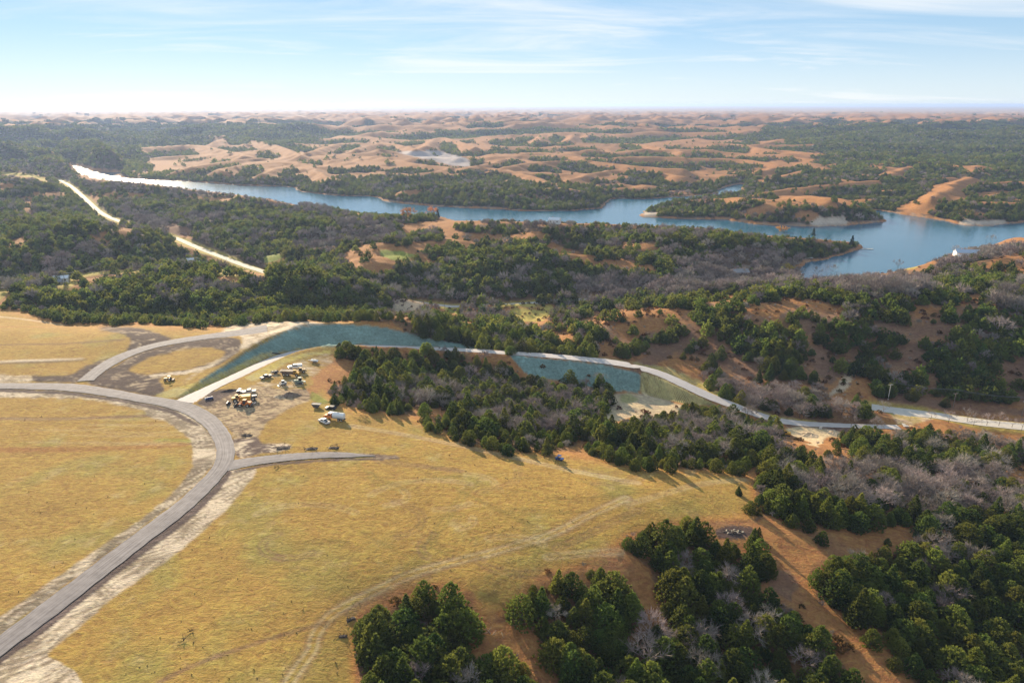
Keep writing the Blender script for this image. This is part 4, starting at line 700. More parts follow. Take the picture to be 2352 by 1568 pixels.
def cedar_meshes(seed, H, R, plumes, blades, leaf, m, conic=.62, lobes=4):
    """crown of upswept feathery plumes on several leaders, and its trunk"""
    g = np.random.default_rng(seed); b = TriBag()
    lead = [(0, 0, 1.0, 1.0)] + [(R * .42 * math.cos(a), R * .42 * math.sin(a), .55 + .32 * g.random(), .5 + .2 * g.random()) for a in g.random(lobes) * 6.28]
    wts = np.array([l[2] * l[3] ** 2 for l in lead]); wts /= wts.sum()
    for k in range(plumes):
        lx, ly, lh, lr = lead[g.choice(len(lead), p=wts)]
        t = g.random() ** 1.25; an = g.random() * 6.283
        rad = R * lr * min(1, (t + .03) / .16) ** .6 * (1 - t) ** conic * (1 + .22 * math.sin(3 * an + seed) * (1 - t))
        q = .45 + .6 * math.sqrt(g.random())
        base = np.array((lx * (1 - .3 * t) + rad * q * math.cos(an), ly * (1 - .3 * t) + rad * q * math.sin(an), .25 + t * H * lh * .95))
        out = np.array((math.cos(an), math.sin(an), 0)); dr = unit(out * (.75 * (1 - t) + .12) + np.array((0, 0, .75)) + g.normal(size=3) * .16)
        ln_ = leaf * (2.1 - .7 * t) * (.7 + .6 * g.random()); side = unit(np.cross(dr, g.normal(size=3))); s2 = np.cross(dr, side)
        sh = min(1.0, max(0, (q - .55) * 1.5 * (.45 + .6 * t))) * (.6 + .7 * g.random())  # inner and lower plumes darker: crown shade put into the colour
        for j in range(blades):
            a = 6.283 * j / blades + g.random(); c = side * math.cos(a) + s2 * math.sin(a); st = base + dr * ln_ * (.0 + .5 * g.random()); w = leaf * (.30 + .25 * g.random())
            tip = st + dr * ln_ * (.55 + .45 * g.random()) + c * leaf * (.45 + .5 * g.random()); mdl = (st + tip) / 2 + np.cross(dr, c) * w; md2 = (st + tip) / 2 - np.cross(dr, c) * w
            b.add((st, mdl, tip, md2), ((0, 1, 2, 3),), sh); b.sh[-4:] = [sh * .3, sh * .85, min(1, sh * 1.3 + .12), sh * .85]  # lit tips painted in: blade colour lightens from root to tip
    tb = TriBag(); trunk_bag(tb, [(0, 0, -1.2), (0, 0, .8), (.05, .05, H * .55)], (.3, .22, .06)); return b.mesh('crown', m), tb.mesh('trunk', bark_m)
def bare_meshes(seed, H, R, depth, kids, twigs, tw, m, leaves=None, spread=.62):
    """leafless crown: forking limbs ending in fans of twigs"""
    g = np.random.default_rng(seed); b = TriBag(); tb = TriBag()
    def rib(bag, p, q, w0, w1, sh):
        d = unit(q - p); s = unit(np.cross(d, g.normal(size=3))); t2 = np.cross(d, s)
        V = [p + s * w0, p - s * w0 * .5 + t2 * w0 * .87, p - s * w0 * .5 - t2 * w0 * .87, q + s * w1, q - s * w1 * .5 + t2 * w1 * .87, q - s * w1 * .5 - t2 * w1 * .87]
        bag.add(V, ((0, 1, 4, 3), (1, 2, 5, 4), (2, 0, 3, 5)), sh)
    def flat(bag, p, q, w, sh):
        d = unit(q - p); s = unit(np.cross(d, g.normal(size=3))) * w; bag.add((p - s, p + s, q), ((0, 1, 2),), sh)
    top = np.array((0, 0, H * .30)); trunk_bag(tb, [(0, 0, -1.2), (0, 0, .5), tuple(top)], (.26, .2, .15))
    def grow(p, d, l, w, lev):
        q = p + d * l; rib(b, p, q, w, w * .6, .25 + .2 * g.random())
        if lev >= depth:
            for _ in range(twigs):
                dd = unit(d + g.normal(size=3) * .55 + np.array((0, 0, .25))); s0 = p + d * l * g.random(); flat(b, s0, s0 + dd * l * (.8 + .8 * g.random()), tw, .45 + .55 * g.random())
                if leaves is not None:
                    for _ in range(leaves):
                        c = s0 + dd * l * g.random() * 1.2 + g.normal(size=3) * .2; a1 = g.normal(size=3) * .22; a2 = g.normal(size=3) * .22; b.add((c + a1, c + a2, c - a1, c - a2), ((0, 1, 2, 3),), g.random())
            return
        for k in range(kids):
            grow(q, unit(d * .9 + g.normal(size=3) * spread + np.array((0, 0, .18))), l * (.68 + .15 * g.random()), w * .55, lev + 1)
    nl = 5
    for k in range(nl):
        a = 6.283 * k / nl + g.random() * .8; grow(top * (.75 + .3 * g.random()), unit(np.array((math.cos(a) * .75, math.sin(a) * .75, .55 + .5 * g.random()))), H * .25 * (.85 + .3 * g.random()), .09, 1)
    if leaves is None:
        grow(top, np.array((0, 0, 1.0)), H * .24, .1, 1)
    me = b.mesh('crown', m)
    return me, tb.mesh('trunk', bark_m)
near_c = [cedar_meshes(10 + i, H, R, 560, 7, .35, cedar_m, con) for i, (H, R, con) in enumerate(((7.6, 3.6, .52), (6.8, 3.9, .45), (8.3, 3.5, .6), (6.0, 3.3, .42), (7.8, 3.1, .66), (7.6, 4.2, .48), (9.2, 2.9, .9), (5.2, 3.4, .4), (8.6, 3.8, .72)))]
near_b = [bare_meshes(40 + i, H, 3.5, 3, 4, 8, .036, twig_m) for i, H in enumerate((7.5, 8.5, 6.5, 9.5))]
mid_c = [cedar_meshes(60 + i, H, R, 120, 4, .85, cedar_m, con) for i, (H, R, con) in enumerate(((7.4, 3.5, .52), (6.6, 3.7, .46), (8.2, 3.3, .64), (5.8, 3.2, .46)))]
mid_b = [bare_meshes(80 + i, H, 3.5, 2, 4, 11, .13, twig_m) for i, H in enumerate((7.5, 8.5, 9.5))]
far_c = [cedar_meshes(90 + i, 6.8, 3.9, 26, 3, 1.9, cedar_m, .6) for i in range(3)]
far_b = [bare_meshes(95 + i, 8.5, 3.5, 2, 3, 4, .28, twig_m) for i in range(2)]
def clump(seed):
    g = np.random.default_rng(seed); b = TriBag()
    for k in range(13):
        cx, cy = g.normal(size=2) * 8; r = 3 + 2.2 * g.random(); h = 5.5 + 3.5 * g.random(); o = g.random() * 6; n = 5
        b.add([(cx + r * math.cos(o + 6.283 * i / n), cy + r * math.sin(o + 6.283 * i / n), -.5) for i in range(n)] + [(cx + r * .7 * math.cos(o + .6 + 6.283 * i / n), cy + r * .7 * math.sin(o + .6 + 6.283 * i / n), h * .6) for i in range(n)] + [(cx, cy, h)], [(i, (i + 1) % n, n + (i + 1) % n, n + i) for i in range(n)] + [(n + i, n + (i + 1) % n, 2 * n) for i in range(n)], g.random())
    return b.mesh('crown', cedar_m)
clumps = [clump(200 + i) for i in range(4)]
def joined(name, cm, tm):
    o = bpy.data.objects.new(name, cm); return o      # mass trees: crown mesh only beyond the near groves
# ---- scatter candidates
def scatter(r0, r1, sp, jit=.42, seed=3):
    g = np.random.default_rng(seed); xm = r1 * math.sin(math.radians(50)); n = int(2 * xm / sp); k = int(r1 / sp)
    gx, gy = np.meshgrid(-xm + sp * (np.arange(n) + .5), sp * (np.arange(k) + .5)); gx = gx + (np.arange(k) % 2)[:, None] * sp / 2
    x = (gx + g.uniform(-jit, jit, gx.shape) * sp).ravel(); y = (gy + g.uniform(-jit, jit, gx.shape) * sp).ravel()
    r = np.hypot(x, y); a = np.abs(np.arctan2(x, y)); ok = (r >= r0) & (r < r1) & (a < math.radians(49)); x, y = x[ok], y[ok]
    z = zat(x, y); u, v = project(x, y, z); ok = (u > -260) & (u < 2620) & (v < 1800)
    return x[ok], y[ok], z[ok]
road_pts = [(ROADS[k][0][::2, :2], float(np.median(ROADS[k][1])) + (3.2 if k != 'highway' else 5)) for k in ROADS]
def off_road(x, y):
    ok = np.ones(x.shape, bool)
    for P, w in road_pts:
        s = (x > P[:, 0].min() - 20) & (x < P[:, 0].max() + 20) & (y > P[:, 1].min() - 20) & (y < P[:, 1].max() + 20)
        if s.any():
            d, _, _ = dist_line(x[s], y[s], P[::2]); q = ok[s]; q &= d > w; ok[s] = q
    return ok
TREES = []      # x, y, z, kind(0 cedar 1 bare), scale, distance
def populate(r0, r1, sp, h, seed, sc):
    g = np.random.default_rng(seed); x, y, z = scatter(r0, r1, sp, .42, seed)
    s = sc * np.where(g.random(x.shape) < .3, g.uniform(.34, .7, x.shape), g.uniform(.7, 1.25, x.shape)) * (1 + .15 * fbm(x / 30, y / 30, 141, 2))
    ub, vb = project(x, y, z); s = s * np.where(samp(mFs, ub, vb) > .06, .64, 1.0)
    p, b, u, v = tree_prob(x, y, z, h * .5 * s / sc)
    hill = samp(mRH, u, v); gap = fbm(x / 24, y / 24, 121, 2); p = p * np.where(hill > .5, smooth(gap, -.55, -.12), 1.0)
    ok = (g.random(x.shape) < p) & off_road(x, y); x, y, z, b, u, v, s = x[ok], y[ok], z[ok], b[ok], u[ok], v[ok], s[ok]
    b = np.clip(b + np.where(np.hypot(x, y) > 480, .35 * smooth(fbm(x / 55, y / 55, 171, 2), .22, .45), 0), 0, .95)
    kind = (g.random(x.shape) < np.clip(b + .25 * fbm(x / 18, y / 18, 131, 2) * (b > .2) * (b < .85), 0, 1)).astype(int)
    s = s * np.where((kind == 1) & (np.hypot(x, y) > 480), 1.22, 1.0)
    return np.stack([x, y, z, kind, s, np.hypot(np.hypot(x, y), HC - z), u, v], 1)
mRH = mask([RIGHTHILL], 2); mFs = mask(FIELD, 9)
NEAR = np.vstack([populate(70, 640, 3.9, 8, 5, 1.0)])
MIDT = populate(640, 1700, 5.8, 7, 6, .92)
FART = populate(1700, 3600, 9.5, 7, 8, 1.0)
FAR2 = populate(3600, 9500, 27, 5, 9, 1.0)
print('TREES near', len(NEAR), 'mid', len(MIDT), 'far', len(FART), len(FAR2))
# ---- individuals: the 300 cedars and 300 bare trees that show largest
inview = (NEAR[:, 6] > -25) & (NEAR[:, 6] < 2377) & (NEAR[:, 7] < 1590)
size = np.where(inview, NEAR[:, 4] / NEAR[:, 5], 0)
pick = np.zeros(len(NEAR), bool)
for k in (0, 1):
    idx = np.where(NEAR[:, 3] == k)[0]; idx = idx[np.argsort(-size[idx])][:296 if k == 0 else 280]; pick[idx[size[idx] > 0]] = True
AREAS = [(T1, 'small bottom centre grove', 'bottom centre grove'), (T2, 'big grove left of rust track', 'grove left of the rust track'), (T3, 'bottom right corner wood', 'wood right of the rust track'),
         (T4, 'mixed wood at right edge', 'mixed wood at the right edge'), (T5, 'grove below tan hollow', 'grove below the tan hollow'), (T6, 'ravine grove beside machine yard', 'ravine grove beside the yard'), (T7, 'grove right of tank truck', 'grove right of the tank truck'),
         (T10, 'thicket behind new road', 'thicket behind the new road'), (T8, 'slope behind teal bank', 'slope behind the teal bank'), (T9, 'ridge behind field', 'ridge behind the field'), (RIGHTHILL, 'brown right hillside', 'right hillside')]
area_m = [mask([a[0]], 6) for a in AREAS]
def tree_root(kind, x, y, z, s, rot, label, group, me, tr, name=None, cat=None, rz=None):
    nm = name or ('cedar_tree' if kind == 0 else 'bare_tree')
    e = bpy.data.objects.new(nm, None); COL.objects.link(e); e.empty_display_size = .5; e.location = (x, y, z - .1); e.rotation_euler = (0, 0, rot); e.scale = (s * random.uniform(.98, 1.2), s * random.uniform(.98, 1.2), s)
    tag(e, label, cat or 'tree', group)
    c = bpy.data.objects.new('crown', me); COL.objects.link(c); c.parent = e
    k = bpy.data.objects.new('trunk', tr); COL.objects.link(k); k.parent = e
    return e
def area_of(u, v):
    best, bi = .04, -1
    for i, m in enumerate(area_m):
        s = float(samp(m, np.array([u]), np.array([v]))[0])
        if s > best: best, bi = s, i
    return bi
PK = np.where(pick)[0]; PA = np.array([area_of(NEAR[i, 6], NEAR[i, 7]) for i in PK]); where_in = {}
ORD = 'first second third fourth fifth sixth seventh eighth ninth tenth eleventh twelfth thirteenth fourteenth fifteenth sixteenth seventeenth eighteenth nineteenth twentieth'.split()
for a in set(PA):        # rows from front to back, then counted from the left
    for k in (0, 1):
        ii = PK[(PA == a) & (NEAR[PK, 3] == k)]; ii = ii[np.argsort(-NEAR[ii, 7])]
        if not len(ii): continue
        nrow = max(1, round(math.sqrt(len(ii) / 2.0))); per = math.ceil(len(ii) / nrow)
        for r in range(nrow):
            row = ii[r * per:(r + 1) * per]; row = row[np.argsort(NEAR[row, 6])]
            for j, t_ in enumerate(row): where_in[t_] = ORD[j] + ' from left, ' + ('front' if r == 0 else ORD[r]) + ' row, '
for i, a in zip(PK, PA):
    x, y, z, k, s, d, u, v = NEAR[i]; k = int(k); ar = AREAS[a] if a >= 0 else (None, 'trees standing apart', 'trees standing apart')
    base = ('dark green cedar, ' if s > .7 else 'small green cedar, ') if k == 0 else ('grey leafless tree, ' if s > .7 else 'small leafless tree, ')
    me, tr = random.choice(near_c) if k == 0 else random.choice(near_b)
    tree_root(k, x, y, z, s, random.random() * 6.28, base + where_in[i] + ar[1], ('cedars: ' if k == 0 else 'bare trees: ') + ar[2], me, tr)
# ---- the rest of the woodland as masses (geometry nodes)
def mass(name, pts, meshes, label, cat):
    if not len(pts): return
    g = np.random.default_rng(len(pts)); src = bpy.data.collections.new(name + '_kinds')
    for i, me in enumerate(meshes):
        o = bpy.data.objects.new('%s_kind_%d' % (name, i), me); src.objects.link(o)
    me = bpy.data.meshes.new(name); me.vertices.add(len(pts)); co = pts[:, :3].copy(); co[:, 2] -= .15; me.vertices.foreach_set('co', co.astype(np.float32).ravel())
    def fa(n, typ, val, key='value'):
        a = me.attributes.new(n, typ, 'POINT'); a.data.foreach_set(key, val)
    fa('turn', 'FLOAT', g.uniform(0, 6.28, len(pts)).astype(np.float32)); fa('size', 'FLOAT', pts[:, 4].astype(np.float32)); fa('which', 'INT', g.integers(0, len(meshes), len(pts)).astype(np.int32)); me.update()
    ob = link(name, me); tag(ob, label, cat, kind='stuff')
    ng = bpy.data.node_groups.new(name, 'GeometryNodeTree'); ng.interface.new_socket('Geometry', in_out='INPUT', socket_type='NodeSocketGeometry'); ng.interface.new_socket('Geometry', in_out='OUTPUT', socket_type='NodeSocketGeometry')
    gi = ng.nodes.new('NodeGroupInput'); go = ng.nodes.new('NodeGroupOutput'); ip = ng.nodes.new('GeometryNodeInstanceOnPoints'); ci = ng.nodes.new('GeometryNodeCollectionInfo')
    ci.inputs['Collection'].default_value = src; ci.inputs['Separate Children'].default_value = True; ci.inputs['Reset Children'].default_value = True
    def na(n, typ):
        q = ng.nodes.new('GeometryNodeInputNamedAttribute'); q.data_type = typ; q.inputs['Name'].default_value = n; return q.outputs['Attribute']
    cb = ng.nodes.new('ShaderNodeCombineXYZ'); ng.links.new(na('turn', 'FLOAT'), cb.inputs['Z'])
    ng.links.new(gi.outputs[0], ip.inputs['Points']); ng.links.new(ci.outputs[0], ip.inputs['Instance']); ip.inputs['Pick Instance'].default_value = True
    ng.links.new(na('which', 'INT'), ip.inputs['Instance Index']); ng.links.new(cb.outputs[0], ip.inputs['Rotation']); ng.links.new(na('size', 'FLOAT'), ip.inputs['Scale']); ng.links.new(ip.outputs[0], go.inputs[0])
    md = ob.modifiers.new('scatter', 'NODES'); md.node_group = ng
    return ob
rest = NEAR[~pick]
nz = rest[:, 5] < 430
mass('cedar_woodland', rest[(rest[:, 3] == 0) & nz], [q[0] for q in near_c], 'dark green cedar woodland filling the ravines and slopes in the middle ground', 'woodland')
mass('bare_woodland', rest[(rest[:, 3] == 1) & nz], [q[0] for q in near_b], 'grey leafless woodland between the cedars of the middle ground', 'woodland')
r2 = np.vstack([rest[~nz], MIDT])
mass('valley_cedar_woodland', r2[r2[:, 3] == 0], [q[0] for q in mid_c], 'cedar woodland on the ridges and in the valley before the lake', 'woodland')
mass('valley_bare_woodland', r2[r2[:, 3] == 1], [q[0] for q in mid_b], 'lavender grey leafless woodland along the lake and valley floor', 'woodland')
mass('far_cedar_woodland', FART[FART[:, 3] == 0], [q[0] for q in far_c], 'dark cedar woodland on the hills beyond the lake', 'woodland'); mass('far_bare_woodland', FART[FART[:, 3] == 1], [q[0] for q in far_b], 'pale leafless woodland on the flats beyond the lake', 'woodland')
mass('distant_woodland', FAR2, clumps, 'blue distant cedar woodland below the horizon', 'woodland')

# ---- low scrub and tall grass clumps between the trees: nobody could count them
def scrub():
    g = np.random.default_rng(31); x, y, z = scatter(80, 760, 3.4, .48, 31); u, v = project(x, y, z)
    w = np.maximum.reduce([samp(mask([T1, T2, T3, T4, T5, T6, T7, T8, T10, RIGHTHILL, VALLEY], 6), u, v)]) * (1 - samp(mF, u, v) * .9)
    n = fbm(x / 13, y / 13, 161, 2); ok = (g.random(x.shape) < w * smooth(n, -.35, .4) * .6) & off_road(x, y) & (zat(x, y, LD) > 4)
    x, y, z = x[ok], y[ok], z[ok]; s = g.uniform(.45, 1.25, x.shape); k = np.zeros(x.shape)
    return np.stack([x, y, z, k, s, k], 1)
scr = scrub(); print('SCRUB', len(scr))
bushes = [cedar_meshes(400 + i, 1.3, 1.1, 34, 5, .38, bush_m, .4, 3)[0] for i in range(3)] + [bare_meshes(410 + i, 2.2, 1, 2, 3, 5, .035, twig_m)[0] for i in range(2)]
mass('hillside_scrub', scr, bushes, 'low rusty scrub and dry grass clumps between the trees', 'scrub')
# ------------------------------------------------------------------ trees one can pick out
def solo(kind, uv, s, label, meshes, name, cat='tree', group=None):
    x, y = hit(*uv); z = float(zat(x, y)); me, tr = meshes
    return tree_root(kind, x, y, z, s, random.random() * 6.28, label, group, me, tr, name=name, cat=cat)
gold_t = bare_meshes(301, 14, 6, 3, 3, 4, .06, gold_m, leaves=5, spread=.7); orange_t = bare_meshes(302, 15, 6, 3, 3, 4, .06, orange_m, leaves=5, spread=.7); tan_t = bare_meshes(303, 16, 6, 3, 4, 5, .07, orange_m, leaves=1, spread=.6)
tall_b = [bare_meshes(310 + i, 15, 6, 3, 3, 5, .07, twig_m, spread=.5) for i in range(3)]
spire = cedar_meshes(320, 15, 2.6, 260, 6, .7, pine_m, 1.0, 1)
solo(1, c4([(512,806)])[0], 1.15, 'rounded orange tree on the near lake shore', orange_t, 'autumn_tree'); solo(1, c4([(665,800)])[0], 1.1, 'tall thin tan tree beside the rounded orange one on the lake shore', tan_t, 'autumn_tree')
solo(1, c5([(722,905)])[0], 1.0, 'golden tree at the top of the wooded point in the lake', gold_t, 'autumn_tree'); solo(1, c5([(755,1180)])[0], 1.0, 'golden orange tree in front of the small bay of the lake', gold_t, 'autumn_tree')
for uv, s, lb in ((c5([(835,1192)])[0], .8, 'dark leafless tree right of the golden orange tree at the bay'), (c5([(955,1190)])[0], .75, 'forked leafless tree against the blue bay'), (c5([(1060,1175)])[0], .85, 'rounded pale leafless tree at the right end of the blue bay'), (c5([(1500,1140)])[0], .8, 'leafless tree on the near right shore of the lake'), (c5([(2130,965)])[0], .85, 'tall leafless tree on the right shore near the frame edge'), (c5([(1890,1040)])[0], .8, 'spreading leafless tree beside the white roofed lake house'),
                  (c5b([(1905,690)])[0], .62, 'large pale leafless tree in front of the teal fill slope'), (c7([(770,395)])[0], .52, 'lone leafless tree beside the blue shaded stretch of new road'), (c7([(1062,270)])[0], .5, 'leafless tree left of the concrete apron')):
    solo(1, uv, s, lb, random.choice(tall_b), 'bare_tree')
for q, uv in enumerate(c7([(1500,330),(1660,360),(1830,350),(1890,385),(2010,385),(2120,390),(2240,405),(2330,425)])): solo(1, uv, .42 + .06 * (q % 3), ('first', 'second', 'third', 'fourth', 'fifth', 'sixth', 'seventh', 'eighth')[q] + ' leafless roadside tree along the county road, counted from the apron', tall_b[q % 3], 'bare_tree', group='bare trees along the county road')
solo(0, c5([(1190,985)])[0], .85, 'blue green spire conifer near the tip of the lake point', spire, 'spruce_tree'); solo(0, c5([(930,930)])[0], .9, 'tall dark conifer in the middle of the lake point', spire, 'spruce_tree'); solo(0, c4([(705,800)])[0], .8, 'dark conifer at the right of the lakeside lawn', spire, 'spruce_tree')
for uv, s, lb in ((c5b([(160,500)])[0], .95, 'left of two round cedars at the tip of the ravine grove by the new road'), (c5b([(240,505)])[0], 1.0, 'right of two round cedars at the tip of the ravine grove by the new road'), (c5b([(1300,475)])[0], .85, 'slim cedar at the roadside behind the new road'), (c7w([(840,885)])[0], 1.05, 'big round cedar on the near side of the new road by the tan dirt'), (c7w([(640,1150)])[0], .62, 'lone round cedar in front of the field edge grove, right end'), (c2b([(2292,515)])[0], .32, 'small cedar bush alone on the field near its right corner'),
                  (k6([(1725,335)])[0], .33, 'tiny cedar right of the black car'), (c2b([(585,120)])[0], .5, 'small cedar at the left tip of the grove right of the tank truck'), (c7w([(1875,745)])[0], .75, 'round dark cedar just above the county road'), (c8([(470,290)])[0], .35, 'small cedar at the rust margin above the stone heap'), (c8([(820,500)])[0], .6, 'bright cedar at the upper end of the rust track'), (c8([(930,530)])[0], .62, 'second cedar down the right side of the rust track'), (c8([(1020,620)])[0], .62, 'third cedar down the right side of the rust track'), (c8([(1225,1130)])[0], .38, 'small cedar bush between the two ruts of the rust track'), (c8([(1340,1290)])[0], .7, 'cedar leaning over the middle of the rust track'), (c8([(1500,1440)])[0], .5, 'low cedar at the lower end of the rust track')):
    solo(0, uv, s, lb, random.choice(near_c), 'cedar_tree')
# ------------------------------------------------------------------ machines, buildings and small things
class MB:
    def __init__(s): s.bm = bmesh.new()
    def box(s, c, d, rot=(0, 0, 0), taper=1.0, bev=0.0):
        r = bmesh.ops.create_cube(s.bm, size=1.0); M = Matrix.Translation(c) @ Matrix.Rotation(rot[2], 4, 'Z') @ Matrix.Rotation(rot[1], 4, 'Y') @ Matrix.Rotation(rot[0], 4, 'X')
        for v in r['verts']:
            k = taper if v.co.z > 0 else 1.0; v.co = M @ Vector((v.co.x * d[0] * k, v.co.y * d[1] * k, v.co.z * d[2]))
        if bev:
            es = list({e for v in r['verts'] for e in v.link_edges}); bmesh.ops.bevel(s.bm, geom=es, offset=bev, segments=2, affect='EDGES', profile=.6)
        return s
    def prism(s, pts, y0, y1):
        a = [s.bm.verts.new((p[0], y0, p[1])) for p in pts]; b = [s.bm.verts.new((p[0], y1, p[1])) for p in pts]; n = len(pts)
        s.bm.faces.new(a); s.bm.faces.new(b[::-1])
        for i in range(n): s.bm.faces.new((a[i], b[i], b[(i + 1) % n], a[(i + 1) % n]))
        bmesh.ops.recalc_face_normals(s.bm, faces=s.bm.faces); return s
    def cyl(s, p, q, r, n=14, r2=None):
        p = Vector(p); q = Vector(q); d = q - p; M = Matrix.Translation((p + q) / 2) @ d.to_track_quat('Z', 'Y').to_matrix().to_4x4()
        bmesh.ops.create_cone(s.bm, cap_ends=True, segments=n, radius1=r, radius2=r if r2 is None else r2, depth=d.length, matrix=M); return s
    def lathe(s, prof, p, axis, n=18):
        """profile [(along, radius)] spun about an axis through p"""
        q = Vector(axis).to_track_quat('Z', 'Y').to_matrix().to_4x4(); M = Matrix.Translation(p) @ q; R = []
        for a, r in prof: R.append([s.bm.verts.new(M @ Vector((r * math.cos(6.2832 * k / n), r * math.sin(6.2832 * k / n), a))) for k in range(n)])
        for i in range(len(R) - 1):
            for k in range(n): s.bm.faces.new((R[i][k], R[i][(k + 1) % n], R[i + 1][(k + 1) % n], R[i + 1][k]))
        s.bm.faces.new(R[0][::-1]); s.bm.faces.new(R[-1]); return s
    def mesh(s, name, m, smooth_=False):
        me = bpy.data.meshes.new(name); bmesh.ops.recalc_face_normals(s.bm, faces=s.bm.faces); s.bm.to_mesh(me); s.bm.free(); me.materials.append(m)
        if smooth_: me.polygons.foreach_set('use_smooth', [True] * len(me.polygons))
        return me
def part(parent, name, mb, m, label=None):
    o = bpy.data.objects.new(name, mb if isinstance(mb, bpy.types.Mesh) else mb.mesh(name, m)); COL.objects.link(o); o.parent = parent
    if label: o['label'] = label
    return o
def thing(name, label, cat, front, rear=None, center=None, group=None, size=1.0, yaw=0.0):
    a = Vector(hit(*front)); b = Vector(hit(*rear)) if rear else a; c = Vector(hit(*center)) if center else (a + b) / 2
    ang = math.atan2(a.y - b.y, a.x - b.x) if rear else yaw
    e = bpy.data.objects.new(name, None); COL.objects.link(e); e.empty_display_size = .5; e.location = (c.x, c.y, float(zat(c.x, c.y))); e.rotation_euler = (0, 0, ang); e.scale = (size,) * 3
    # sit on the slope
    d = Vector((math.cos(ang), math.sin(ang))); s = (float(zat(c.x + d.x * 2, c.y + d.y * 2)) - float(zat(c.x - d.x * 2, c.y - d.y * 2))) / 4; e.rotation_euler = (0, -math.atan(s), ang)
    tag(e, label, cat, group); return e
Y_ = mat('machine_yellow', (.62,.33,.03), .65, var=.08); O_ = mat('machine_orange', (.60,.17,.025), .65, var=.08); WH = mat('white_paint', (.70,.70,.68), .6, var=.03); SIL = mat('silver_paint', (.42,.43,.42), .6, .1, var=.05); BK = mat('black_steel', (.018,.018,.02), .5, var=.1); DG = mat('dark_steel', (.07,.07,.075), .55, .2, var=.15); RUB = mat('tyre_rubber', (.02,.02,.021), .85, var=.15); GL = mat('dark_glass', (.012,.016,.022), .35, var=0); RIM = mat('dusty_rim', (.5,.45,.36), .6, var=.1); TANP = mat('dusty_tan_paint', (.55,.38,.17), .6, var=.12); BR = mat('rusty_brown_steel', (.13,.085,.06), .7, var=.2); GRN = mat('grey_green_paint', (.33,.36,.26), .55, var=.1); PUR = mat('dark_purple_paint', (.05,.03,.07), .4, var=.1); BLU = mat('blue_paint', (.03,.07,.22), .35, var=.1); RED = mat('red_paint', (.35,.03,.03), .4, var=.05); CHR = mat('bright_metal', (.6,.6,.6), .25, .8, var=.03); LAMP = mat('lamp_lens', (.7,.68,.6), .15, var=0); TLAMP = mat('tail_lens', (.3,.02,.02), .2, var=0)
def wheel(parent, x, y, r, w, name='wheel', rim=RIM):
    s = 1 if y > 0 else -1
    t = part(parent, name, MB().lathe([(-w / 2, r * .55), (-w / 2, r * .88), (-w * .38, r), (w * .38, r), (w / 2, r * .88), (w / 2, r * .55)], (x, y, r), (0, 1, 0)), RUB)
    o = part(t, 'rim', MB().lathe([(-w * .52, r * .18), (-w * .52, r * .5), (-w * .45, r * .58), (w * .45, r * .58), (w * .52, r * .5), (w * .52, r * .18)], (x, y, r), (0, 1, 0), 12), rim); return t
def pickup(front, rear, label, body, bed_dark=True, center=None, size=1.0, name='pickup_truck', cat='pickup', cap=False):
    e = thing(name, label, cat, front, rear, center, size=size)
    b = part(e, 'body', MB().prism([(2.85, .5), (2.85, .95), (2.7, 1.05), (1.35, 1.15), (-2.85, 1.12), (-2.9, .6), (-2.2, .45), (2.2, .45)], -.95, .95), body)
    c = part(e, 'cab', MB().prism([(1.4, 1.13), (.75, 1.82), (-.75, 1.86), (-.98, 1.10)], -.86, .86), body)
    for s in (-1, 1): part(c, 'side_window', MB().prism([(1.08, 1.22), (.68, 1.72), (-.66, 1.75), (-.8, 1.22)], s * .862, s * .875), GL)
    part(c, 'windscreen', MB().box((1.12, 0, 1.47), (.03, 1.5, .72), (0, -.77, 0)), GL); part(c, 'rear_window', MB().box((-.885, 0, 1.5), (.03, 1.4, .5), (0, .28, 0)), GL)
    if cap: part(e, 'service_body', MB().box((-1.95, 0, 1.5), (1.9, 1.86, .75), bev=.06), body)
    else: part(e, 'cargo_bed', MB().box((-1.95, 0, 1.128), (1.7, 1.62, .03)), BK if bed_dark else body)
    for s in (-1, 1):
        part(e, 'headlight', MB().box((2.84, s * .7, .86), (.06, .36, .16)), LAMP); part(e, 'tail_light', MB().box((-2.9, s * .82, .9), (.05, .14, .3)), TLAMP); part(e, 'mirror', MB().box((.95, s * 1.05, 1.25), (.12, .2, .18)), BK)
        for x in (1.8, -1.75): wheel(e, x, s * .84, .4, .28)
    part(e, 'bumper', MB().box((2.9, 0, .58), (.14, 1.84, .2), bev=.03), CHR); return e
